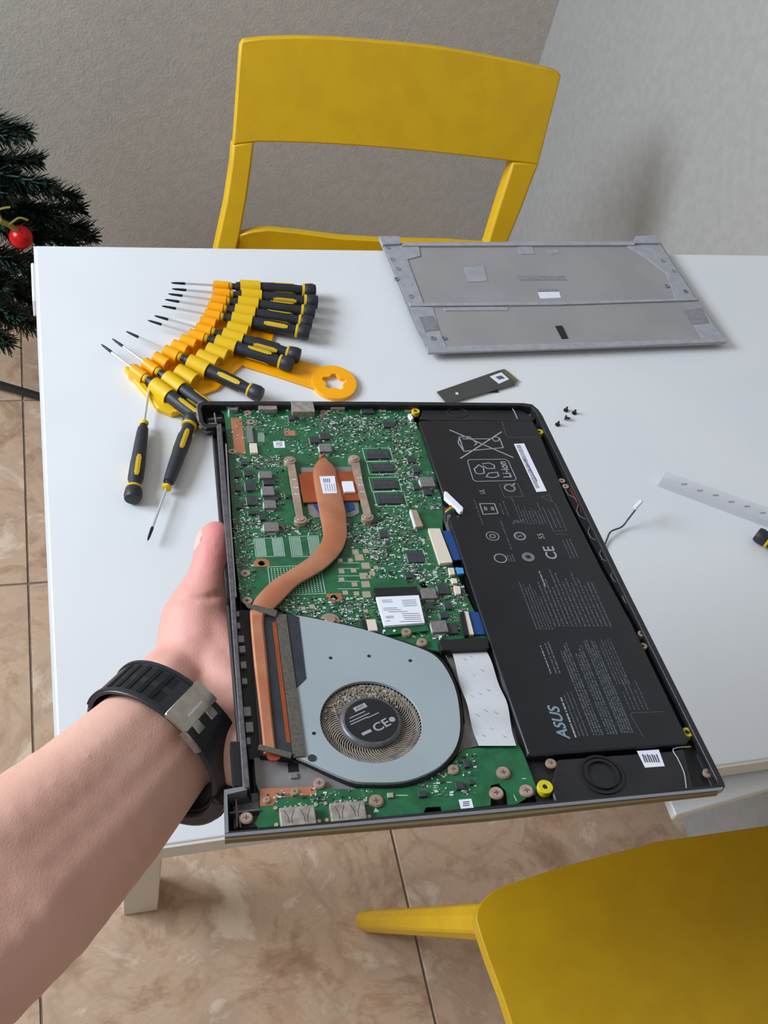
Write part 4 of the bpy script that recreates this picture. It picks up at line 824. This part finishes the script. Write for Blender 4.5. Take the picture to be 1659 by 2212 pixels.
# ------------------------------------------------------------------ solid state drive
sd = thing('memory_drive', 'thin grey-green storage stick with a white square label, lying beyond the laptop', 'storage drive', (0, 0, 0))
b = nb(); prism(b, tp([(944, 846), (1080, 799), (1114, 826), (1113, 830), (966, 872)], 2.2), 1.2, 2.2); obj('drive_board', b, 'ssd', sd)
b = nb(); prism(b, tp([(1086, 797), (1092, 798), (1119, 821), (1110, 829), (1080, 800)], 2.0), 1.2, 2.0); obj('edge_contacts', b, 'olive', sd, label='olive contact edge')
b = nb(); prism(b, tp([(1058, 813), (1083, 804), (1100, 819), (1078, 829)], 2.4), 2.2, 2.4); obj('drive_label', b, 'label', sd)
b = nb(); prism(b, tp([(1070, 814), (1083, 811), (1091, 817), (1078, 820)], 2.45), 2.4, 2.45); obj('label_print', b, 'ink', sd)
b = nb(); c = on(987, 850, 2.3); cyl(b, c.x, c.y, 1.5, 2.2, 2.4, 12); obj('solder_point', b, 'label', sd)
b = nb(); c = on(1010, 845, 0); box(b, c.x - 8, c.x + 30, c.y - 3, c.y + 5, 0, 1.2); obj('drive_chip', b, 'black', sd)
# ------------------------------------------------------------------ screws, wire, clear ruler
for k, (u, v, lb) in enumerate(((1222, 887, 'tiny black screw, far left of the four beyond the laptop corner'), (1240, 893, 'tiny black screw, rightmost of the four on the table'), (1219, 905, 'tiny black screw on its side, second nearest of the four'), (1204, 918, 'tiny black screw nearest the laptop, of the four on the table'))):
    c = on(u, v, 0); b = nb(); r_ = circ(0, 0, 2.3, 14); prism(b, r_, 0, 1.1); prism(b, circ(0, 0, 1.0, 10), 1.1, 4.6)
    if k == 2: b.transform(Matrix.Translation((0, 0, 2.3)) @ Matrix.Rotation(math.radians(90), 4, 'Y') @ Matrix.Rotation(0.4, 4, 'X'))
    o = tag(obj('screw', b, 'black', None), lb, 'screw', 'loose screws on the table'); o.location = Wm(c)
wr = thing('loose_cable', 'short thin dark cable with a white plug, lying right of the battery', 'cable', (0, 0, 0))
b = nb(); pts = [on(u, v, z) for u, v, z in ((1300, 1195, 1), (1311, 1165, 2), (1320, 1148, 4), (1343, 1138, 3), (1358, 1120, 8), (1375, 1098, 14), (1387, 1082, 18))]
tube(b, smoothpts(pts, 6), 0.8, 8); obj('cord', b, 'wire', wr, smooth=True)
b = nb(); pts = [on(1371, 1098, 17), on(1385, 1083, 20)]; tube(b, pts, 1.8, 6); obj('plug', b, 'label', wr)
rl = thing('clear_ruler', 'clear plastic bar lying at the right edge of the table', 'ruler', (0, 0, 0))
b = nb(); A = [on(1422, 1040, 6), on(1434, 1020, 6), on(1800, 1150, 6), on(1790, 1178, 6)]
prism(b, [(p.x, p.y) for p in A], 0.5, 8); obj('ruler_bar', b, 'clear', rl, bevel=1.2, seg=2)
b = nb()
for k in range(9):
    q = on(1478 + k * 34, 1046 + k * 12 + (k % 2) * 2, 8.1); box(b, q.x - 3, q.x + 3, q.y - 1, q.y + 1, 8.05, 8.15)
obj('ruler_marks', b, 'print', rl)
# ------------------------------------------------------------------ screwdrivers
def make_driver(label, group):
    t = thing('screwdriver', label, 'screwdriver', None, 0, group)
    b = nb(); lathe(b, [(11, 1.15), (56, 1.15)], 12); obj('shaft', b, 'shaft', t, smooth=True)
    b = nb(); lathe(b, [(0, 0.5), (3, 1.0), (11, 1.3), (13, 1.16)], 12); obj('tip', b, 'tip', t, smooth=True)
    b = nb(); lathe(b, [(53, 2.5), (53.6, 3.9), (55.6, 3.9), (56.6, 3.2)], 16); obj('collar', b, 'mustard', t, smooth=True)
    b = nb(); lathe(b, [(56.6, 3.1), (60, 3.1), (60.5, 4.4), (66, 4.9), (78, 5.4), (98, 6.0), (112, 5.7), (121, 4.9), (124, 5.0)], 20); obj('handle', b, 'handle', t, smooth=True)
    b = nb(); lathe(b, [(123.6, 5.0), (124, 6.4), (125.8, 6.6), (126.2, 6.0)], 20); obj('ring', b, 'inlay', t, smooth=True)
    b = nb(); lathe(b, [(126, 6.0), (127, 6.8), (133, 7.3), (136.4, 6.4), (137, 5.0)], 20); obj('cap', b, 'handle', t, smooth=True)
    for a in (90, 210, 330):
        b = nb(); n = 10; rr = 6.1
        for i in range(n):
            x0 = 94 + i * 2.2; w = 0.34 if 0 < i < n - 1 else 0.24
            vs = [b.verts.new((x, (rr + 0.15) * math.cos(math.radians(a) + s), (rr + 0.15) * math.sin(math.radians(a) + s))) for x, s in ((x0, -w), (x0 + 2.2, -w), (x0 + 2.2, 0), (x0, 0))]; b.faces.new(vs)
            vs = [b.verts.new((x, (rr + 0.15) * math.cos(math.radians(a) + s), (rr + 0.15) * math.sin(math.radians(a) + s))) for x, s in ((x0, 0), (x0 + 2.2, 0), (x0 + 2.2, w), (x0, w))]; b.faces.new(vs)
        obj('grip_inlay', b, 'inlay', t)
    return t
slots = [((370, 611), (695, 630), 1), ((372, 624), (693, 654), 1), ((364, 635), (690, 677), 1), ((357, 647), (684, 700), 1), ((350, 661), (670, 720), 1), ((342, 671), (655, 744), 0), ((334, 682), (643, 768), 1), ((320, 692), (622, 786), 1), ((305, 699), (595, 806), 0), ((289, 707), (570, 826), 0), ((273, 716), (548, 846), 1), ((258, 724), (500, 866), 0), ((243, 732), (455, 884), 1), ((219, 744), (425, 900), 1)]
AX = 9.5
names = ['first', 'second', 'third', 'fourth', 'fifth', 'sixth', 'seventh', 'eighth', 'ninth', 'tenth']
first = None; nth = 0; S_ = []
for (a, c, full) in slots:
    A = on(*a, AX); B = on(*c, AX); d = (B - A); d.z = 0; ang = math.atan2(d.y, d.x); d.normalize(); S_.append((A, d, ang, full))
holder_things = []
for (A, d, ang, full) in S_:
    if not full: continue
    lb = 'small black and yellow precision screwdriver in the clip holder, %s counting from the far end' % names[nth]
    if first is None: first = make_driver(lb, 'screwdrivers in the yellow holder'); o = first
    else: o = cp(first, lb)
    o.location = Wm(A); o.rotation_euler = (random.choice((0, 0.5, -0.5, 1.0)), 0, ang); nth += 1
def loose(tip, cap, lb, z=7.4, roll=0.3):
    A = on(*tip, z); B = on(*cap, z); d = B - A; ang = math.atan2(d.y, d.x); o = cp(first, lb); o['group'] = 'screwdrivers lying loose on the table'
    Bd = B - Vector((math.cos(ang), math.sin(ang), 0)) * 137; o.location = Wm((Bd.x, Bd.y, z)); o.rotation_euler = (roll, 0, ang); return o
loose((318, 866), (286, 1080), 'loose screwdriver on the left, cap towards us, nearly upright in view', 7.4, 2.0)
loose((320, 1165), (416, 898), 'loose screwdriver with its flat blade towards us, left of the laptop', 7.4, 0.2)
loose((1800, 1265), (1634, 1152), 'screwdriver at the right edge of the table, only its cap in view', 7.4, 0.2)
hold = thing('screwdriver_holder', 'orange and yellow plastic clip holder fanning out the small screwdrivers, hanging ring at its end', 'tool holder', (0, 0, 0))
def arch(b, A, d, x0, x1, ro, ri, cz, zb):
    n_ = Vector((-d.y, d.x, 0)); prof = [(-ro, zb)] + [(ro * math.cos(math.pi - math.pi * k / 10), cz + ro * math.sin(math.pi * k / 10)) for k in range(11)] + [(ro, zb), (ri, zb)] + [(ri * math.cos(math.pi * k / 10), cz + ri * math.sin(math.pi * k / 10)) for k in range(11)] + [(-ri, zb)]
    R0 = []; 
    for x in (x0, x1):
        base = Vector((A.x, A.y, 0)) + d * x; R0.append([b.verts.new(base + n_ * p[0] + Vector((0, 0, p[1]))) for p in prof])
    m = len(prof)
    for i in range(m): b.faces.new((R0[0][i], R0[0][(i + 1) % m], R0[1][(i + 1) % m], R0[1][i]))
    h = m // 2
    for R1 in R0:
        for i in range(h - 1): b.faces.new((R1[i], R1[i + 1], R1[m - 2 - i], R1[m - 1 - i]))
for k, (A, d, ang, full) in enumerate(S_):
    b = nb(); arch(b, A, d, 39, 53, 5.3, 3.6, 8.6, 0.8); obj('front_clip', b, 'orange', hold, smooth=True)
    b = nb(); arch(b, A, d, 64, 83, 7.0, 5.9, 9.2 - (0 if full else 1.5), 0.8); obj('grip_clip', b, 'mustard', hold, smooth=True)
L_ = [(A + d * 41) for A, d, _, _ in S_]; R_ = [(A + d * 80) for A, d, _, _ in S_]
b = nb(); prism(b, [(p.x, p.y) for p in L_] + [(p.x, p.y) for p in reversed(R_)], 0, 1.6); obj('base_strip', b, 'orange', hold)
for x0_, x1_, z_, m_ in ((40, 52, 5.2, 'orange'), (65.5, 81.5, 5.0, 'mustard')):
    b = nb(); prism(b, [tuple((A + d * x0_).xy) for A, d, _, _ in S_] + [tuple((A + d * x1_).xy) for A, d, _, _ in reversed(S_)], 0, z_); obj('clip_band', b, m_, hold)
for pl in ([(548, 702), (592, 722), (586, 742), (532, 728), (520, 715)], [(500, 742), (545, 770), (510, 800), (470, 840), (425, 858), (395, 835), (440, 800)], [(520, 742), (600, 760), (645, 776), (712, 797), (690, 842), (600, 812), (535, 792), (505, 780)]):
    b = nb(); zt = 2.2 + pl[0][0] * 0.001; prism(b, tp(pl, zt), 0.2, zt); obj('web', b, 'orange', hold, bevel=0.5)
b = nb(); c = on(722, 826, 3); stel = []
for k in range(20):
    r = 8.6 + (1.8 if k % 4 < 2 else -0.9); stel.append((c.x + r * math.cos(2 * math.pi * k / 20) * 1.1, c.y + r * math.sin(2 * math.pi * k / 20)))
prism(b, circ(c.x, c.y, 20.5, 40, 21), 0, 4, [stel]); obj('hanging_ring', b, 'orange', hold, bevel=0.8, seg=2, label='orange ring with a star-shaped hole')
b = nb(); prism(b, tp([(268, 792), (285, 785), (330, 850), (395, 886), (372, 893), (340, 880), (322, 858)], 6), 0, 6); obj('end_flange', b, 'mustard', hold, bevel=1)
# ------------------------------------------------------------------ christmas tree at the left
tr = thing('christmas_tree', 'dark green artificial Christmas tree at the left edge, behind the table', 'christmas tree', (-260, 600, -740))
def int_(b): b.transform(Matrix.Translation((260, -600, 740)))
b = nb(); tube(b, [(-260, 600, -736), (-260, 600, 560)], [13, 9], 10); int_(b); obj('trunk', b, 'trunk', tr, smooth=True)
tips = [((62, 286), 560), ((80, 345), 600), ((30, 300), 520), ((20, 372), 600), ((108, 405), 520), ((70, 455), 600), ((160, 425), 560), ((176, 450), 610), ((60, 415), 540), ((188, 492), 560), ((196, 512), 600), ((130, 470), 520), ((165, 528), 520), ((90, 520), 500), ((110, 560), 600), ((40, 560), 520), ((60, 620), 480), ((85, 680), 520), ((70, 705), 420), ((20, 690), 440), ((15, 740), 420), ((50, 500), 480), ((100, 640), 560), ((10, 420), 480), ((5, 620), 440), ((100, 600), 430), ((95, 665), 470)]
for (u, v), Y in tips:
    tip = aty(u, v, Y); root = Vector((-260, 600, tip.z + random.uniform(20, 90)))
    path = smoothpts([root, root.lerp(tip, 0.5) + Vector((0, 0, -12)), tip], 6)
    b = nb(); tube(b, path, [3] * 6 + [2] * 6 + [1.5], 5); int_(b); br = obj('branch', b, 'trunk', tr)
    b = nb(); L = (tip - root).length
    for k in range(760):
        t = random.random() ** 0.75; q = path[min(int(t * 12), 11)].lerp(path[min(int(t * 12) + 1, 12)], random.random()); d = (tip - root).normalized()
        x, y = frame(d); a = random.uniform(0, 6.283); o_ = (x * math.cos(a) + y * math.sin(a)); q2 = q + (o_ * random.uniform(14, 30) + d * random.uniform(2, 26)) * (1.0 if t < 0.9 else 0.75)
        w = d.cross(o_).normalized() * 1.9; vs = [b.verts.new(q - w), b.verts.new(q + w), b.verts.new(q2 + w * 0.5), b.verts.new(q2 - w * 0.5)]; b.faces.new(vs)
    int_(b); obj('needles', b, 'needle', br, kind='stuff')
b = nb(); A = on(-60, 818, -725); B = on(92, 858, -730); C_ = Vector((-260, 600, -700))
tube(b, [C_, A.lerp(C_, .2), B], [9, 9, 7], 6); int_(b); obj('stand_leg', b, 'black', tr, smooth=True)
b = nb(); tube(b, [C_, Vector((-420, 480, -732))], [9, 7], 6); int_(b); obj('stand_leg', b, 'black', tr)
b = nb(); tube(b, [C_, Vector((-380, 740, -732))], [9, 7], 6); int_(b); obj('stand_leg', b, 'black', tr)
bc = aty(45, 513, 455)
ba = thing('bauble', 'shiny red bauble with a gold ribbon hanging on the tree', 'ornament', bc)
b = nb(); bmesh.ops.create_uvsphere(b, u_segments=28, v_segments=18, radius=17); obj('ball', b, 'bauble', ba, smooth=True)
b = nb(); tube(b, smoothpts([(-4, -4, 15), (-14, -6, 26), (-26, -8, 34)], 5), [4] * 11, 6); tube(b, smoothpts([(-14, -8, 28), (0, -8, 40), (12, -8, 36)], 5), 1.6, 6); tube(b, smoothpts([(-22, -8, 34), (-26, -8, 52), (-10, -8, 58)], 5), 1.6, 6); obj('ribbon', b, 'gold', ba, smooth=True)
# ------------------------------------------------------------------ the hand and forearm
def capsule_mesh(b, p, q, r0, r1):
    d = q - p; L = d.length; n = max(2, int(L / (min(r0, r1) * 0.35)))
    for k in range(n + 1):
        t = k / n; bmesh.ops.create_icosphere(b, subdivisions=2, radius=r0 + (r1 - r0) * t, matrix=Matrix.Translation(p.lerp(q, t)))
def chain(b, pts):
    for (p, r), (q, s) in zip(pts, pts[1:]): capsule_mesh(b, Vector(p), Vector(q), r, s)
hb = nb()
WR = atd(352, 1588, 512)
aA = atd(200, 1748, 478); aB = atd(30, 1905, 448); aC = atd(-170, 2080, 425)
arm_ax = (atd(420, 1515, 545) - aA).normalized()
view = (WR - CM).normalized(); side = arm_ax.cross(view).normalized()       # across the wrist in the picture
if RC[0].dot(side) < 0: side = -side
nrm = side.cross(arm_ax).normalized()
if nrm.dot(view) > 0: nrm = -nrm                                             # towards the camera
for s in (-1, 0, 1):
    chain(hb, [(WR + side * s * 9 + nrm * (1.5 if s == 0 else 0), 23), (aA + side * s * 11, 26.5), (aB + side * s * 12, 31), (aC + side * s * 12, 33), (atd(-520, 2330, 400) + side * s * 12, 36)])
pW2 = atd(410, 1500, 548)
for s in (-1, 0, 1): chain(hb, [(WR + side * s * 9, 23), (pW2 + side * s * 9, 22)])
# thumb and thenar
chain(hb, [(pW2 - side * 2, 22.5), (atd(430, 1405, 560), 23), (atd(428, 1345, 566), 20), (atd(440, 1300, 570), 15.0), (atd(452, 1245, 575), 11.8), (atd(460, 1200, 580), 11.4), (atd(465, 1172, 584), 10.6), (atd(466, 1160, 586), 9.6)])
chain(hb, [(atd(390, 1330, 566), 11.0), (atd(400, 1385, 562), 15.5)]); chain(hb, [(atd(386, 1322, 566), 9.0), (atd(440, 1255, 574), 10.4)])
# palm under the laptop edge, knuckles and fingers pressed to the underside
hc_ = LW(10, -218, -34)
chain(hb, [(pW2 + side * 4, 22), (LW(12, -240, -38), 17), (LW(30, -225, -36), 13)])
chain(hb, [(atd(425, 1400, 562), 20), (LW(12, -205, -36), 16), (LW(30, -195, -34), 13)])
chain(hb, [(pW2, 22), (LW(8, -222, -38), 18), (LW(30, -210, -35), 14)])
chain(hb, [(atd(426, 1330, 568), 17), (LW(14, -190, -34), 14)])
for k, (y0, l) in enumerate(((-178, 74), (-199, 82), (-220, 76), (-240, 62))):
    yk = y0 + 3 * k
    chain(hb, [(LW(28, y0, -33), 10.5), (LW(28 + l * .48, yk, -29), 9.2), (LW(28 + l * .78, yk + 2, -27), 8.2), (LW(28 + l, yk + 3, -25.8), 7.4)])
bmesh.ops.remove_doubles(hb, verts=hb.verts[:], dist=0.01)
hb.transform(Matrix.Scale(0.001, 4)); hme = bpy.data.meshes.new('body'); hb.to_mesh(hme); hb.free()
tmp = bpy.data.objects.new('tmp', hme); col.objects.link(tmp)
md = tmp.modifiers.new('r', 'REMESH'); md.mode = 'VOXEL'; md.voxel_size = 0.0018
ms = tmp.modifiers.new('s', 'SMOOTH'); ms.factor = 0.8; ms.iterations = 10
dg = bpy.context.evaluated_depsgraph_get(); me2 = bpy.data.meshes.new_from_object(tmp.evaluated_get(dg)); bpy.data.objects.remove(tmp)
me2.name = 'person'; me2.materials.clear(); me2.materials.append(M['skin']); me2.polygons.foreach_set('use_smooth', [True] * len(me2.polygons))
person = bpy.data.objects.new('person', me2); col.objects.link(person); person.location = (0, 0, TZ * 0.001)
tag(person, 'bare forearm and hand gripping the opened laptop, thumb on its left edge', 'person')
ca = me2.attributes.new('blush', 'FLOAT', 'POINT')
tipw = atd(466, 1180, 584) * 0.001; mw = atd(440, 1420, 560) * 0.001
bl = []
for v in me2.vertices:
    d1 = (v.co - tipw).length; d2 = (v.co - mw).length
    bl.append(min(0.85, max(0.0, 0.85 * math.exp(-(d1 / 0.028) ** 2) + 0.35 * math.exp(-(d2 / 0.05) ** 2) + 0.1)))
ca.data.foreach_set('value', bl)
# creases: push the surface in along curves on the wrist and at the thumb joint
def crease(pxs, depth, w, amt):
    pts = smoothpts([atd(u, v, depth) for u, v in pxs], 6)
    dirs = [((p - CM).normalized()) for p in pts]
    for v in me2.vertices:
        q = v.co * 1000; r = (q - CM); rn = r.normalized(); best = min((rn - d).length for d in dirs) * r.length
        if best < w * 2.5 and r.length < depth * 1.25:
            v.co += rn * (amt * math.exp(-(best / w) ** 2)) * 0.001
crease([(330, 1436), (370, 1462), (400, 1490), (430, 1530)], 545, 2.0, 2.0)
crease([(318, 1452), (350, 1466), (395, 1508)], 545, 1.8, 1.6)
crease([(360, 1298), (400, 1296), (440, 1293), (490, 1282)], 570, 2.0, 2.0)
b = nb(); c = atd(439, 1159, 574)
tdir = (atd(466, 1160, 585) - atd(456, 1225, 577)).normalized(); vw = (c - CM).normalized(); sd_ = tdir.cross(vw).normalized()
if RC[0].dot(sd_) < 0: sd_ = -sd_
for i in range(9):
    pass
grid = []
for i in range(7):
    row = []
    for j in range(7):
        s = (i / 6 - 0.5); t = (j / 6 - 0.5); tt = t * 13 * (1 if abs(s) < .4 else .85)
        ang = math.radians(168 + s * 62); base = atd(463, 1180, 583).lerp(atd(466, 1163, 585), 0.5)
        rr = 10.9
        row.append(b.verts.new(base + tdir * tt + (sd_ * math.cos(ang) + (-vw) * math.sin(ang)) * rr * (1 - 0.22 * max(0, t) ** 2 * 4)))
    grid.append(row)
for i in range(6):
    for j in range(6): b.faces.new((grid[i][j], grid[i + 1][j], grid[i + 1][j + 1], grid[i][j + 1]))
nl = obj('thumb_nail', b, 'nail', person, smooth=True)
# ------------------------------------------------------------------ bracelet watch
wt = thing('wristwatch', 'black rubber strap watch with a steel buckle, worn on the wrist', 'wristwatch', WR)
def bandpt(th, w, out):
    """angle round the wrist (0 = right in view, 90 = facing us), mm along the arm, mm outward"""
    a, bb = 36.0 + out, 26.5 + out
    return side * (a * math.cos(th) + 1.5) + nrm * (bb * math.sin(th)) + arm_ax * w
def bandpatch(b, t0, t1, w0, w1, o0, o1, n=24):
    rows = []
    for i in range(n + 1):
        th = math.radians(t0 + (t1 - t0) * i / n)
        ww0 = w0(i / n) if callable(w0) else w0; ww1 = w1(i / n) if callable(w1) else w1
        rows.append([b.verts.new(bandpt(th, w, o)) for w, o in ((ww0, o0), (ww1, o0), (ww1, o1), (ww0, o1))])
    for r1, r2 in zip(rows, rows[1:]):
        for k in range(4): b.faces.new((r1[k], r1[(k + 1) % 4], r2[(k + 1) % 4], r2[k]))
    b.faces.new(rows[0]); b.faces.new(rows[-1])
BW = 12.5
b = nb(); bandpatch(b, 99, 196, -BW, BW, 0, 2.2, 30); strap = obj('strap', b, 'strap', wt, smooth=True, bevel=0.5)
b = nb(); bandpatch(b, -30, 99, -BW, lambda t: BW + 3.5 * (1 - t), 0, 3.0, 30); obj('strap', b, 'strap', wt, smooth=True, bevel=0.5)
b = nb(); bandpatch(b, 196, 330, -BW, BW, 0, 2.2, 30); obj('strap', b, 'strap', wt, smooth=True, bevel=0.5)
for s in (-1, 1):
    b = nb(); bandpatch(b, 102, 192, s * (BW - 1.2) - 1.0, s * (BW - 1.2) + 1.0, 2.2, 2.9, 30); obj('strap_border', b, 'strap', strap, smooth=True)
for t in (113, 123, 133, 143, 153):
    for s in (-1, 1):
        b = nb(); bandpatch(b, t - 2.9, t + 2.9, s * 5.4 - 3.5, s * 5.4 + 3.5, 1.9, 2.28, 3); obj('strap_hole', b, 'strap_hole', strap)
    b = nb()
    for k in range(4): bandpatch(b, t + 3.3 + k, t + 3.8 + k, -9.2, 9.2, 2.2, 2.75, 1)
    obj('strap_ridge', b, 'strap', strap, kind='stuff')
b = nb(); bandpatch(b, 82, 101, -BW - 1, BW + 1, 2.0, 4.6, 10); bk = obj('buckle', b, 'buckle', wt, smooth=True, bevel=0.5)
b = nb()
for s in (-5.5, 5.5): bandpatch(b, 75, 83, s - 2.6, s + 2.6, 2.4, 4.4, 5)
obj('buckle_tongue', b, 'buckle', bk, bevel=0.3)
b = nb(); bandpatch(b, 66, 84, -BW - 1.4, -BW - 0.2, 0.5, 4.0, 8); obj('buckle_wing', b, 'buckle', bk)
b = nb()
for k in range(10):
    bandpatch(b, 88, 89.5, -6 + k * 1.2, -5.5 + k * 1.2, 4.6, 4.75, 1)
obj('engraving', b, 'label', bk)
b = nb(); bandpatch(b, -62, 20, -15, 20, 1.0, 8.0, 14); obj('watch_case', b, 'strap', wt, smooth=True, bevel=1.5, seg=2)
b = nb(); bandpatch(b, -56, 0, -11, 15, 8.0, 8.8, 10); obj('watch_screen', b, 'black', wt, smooth=True)
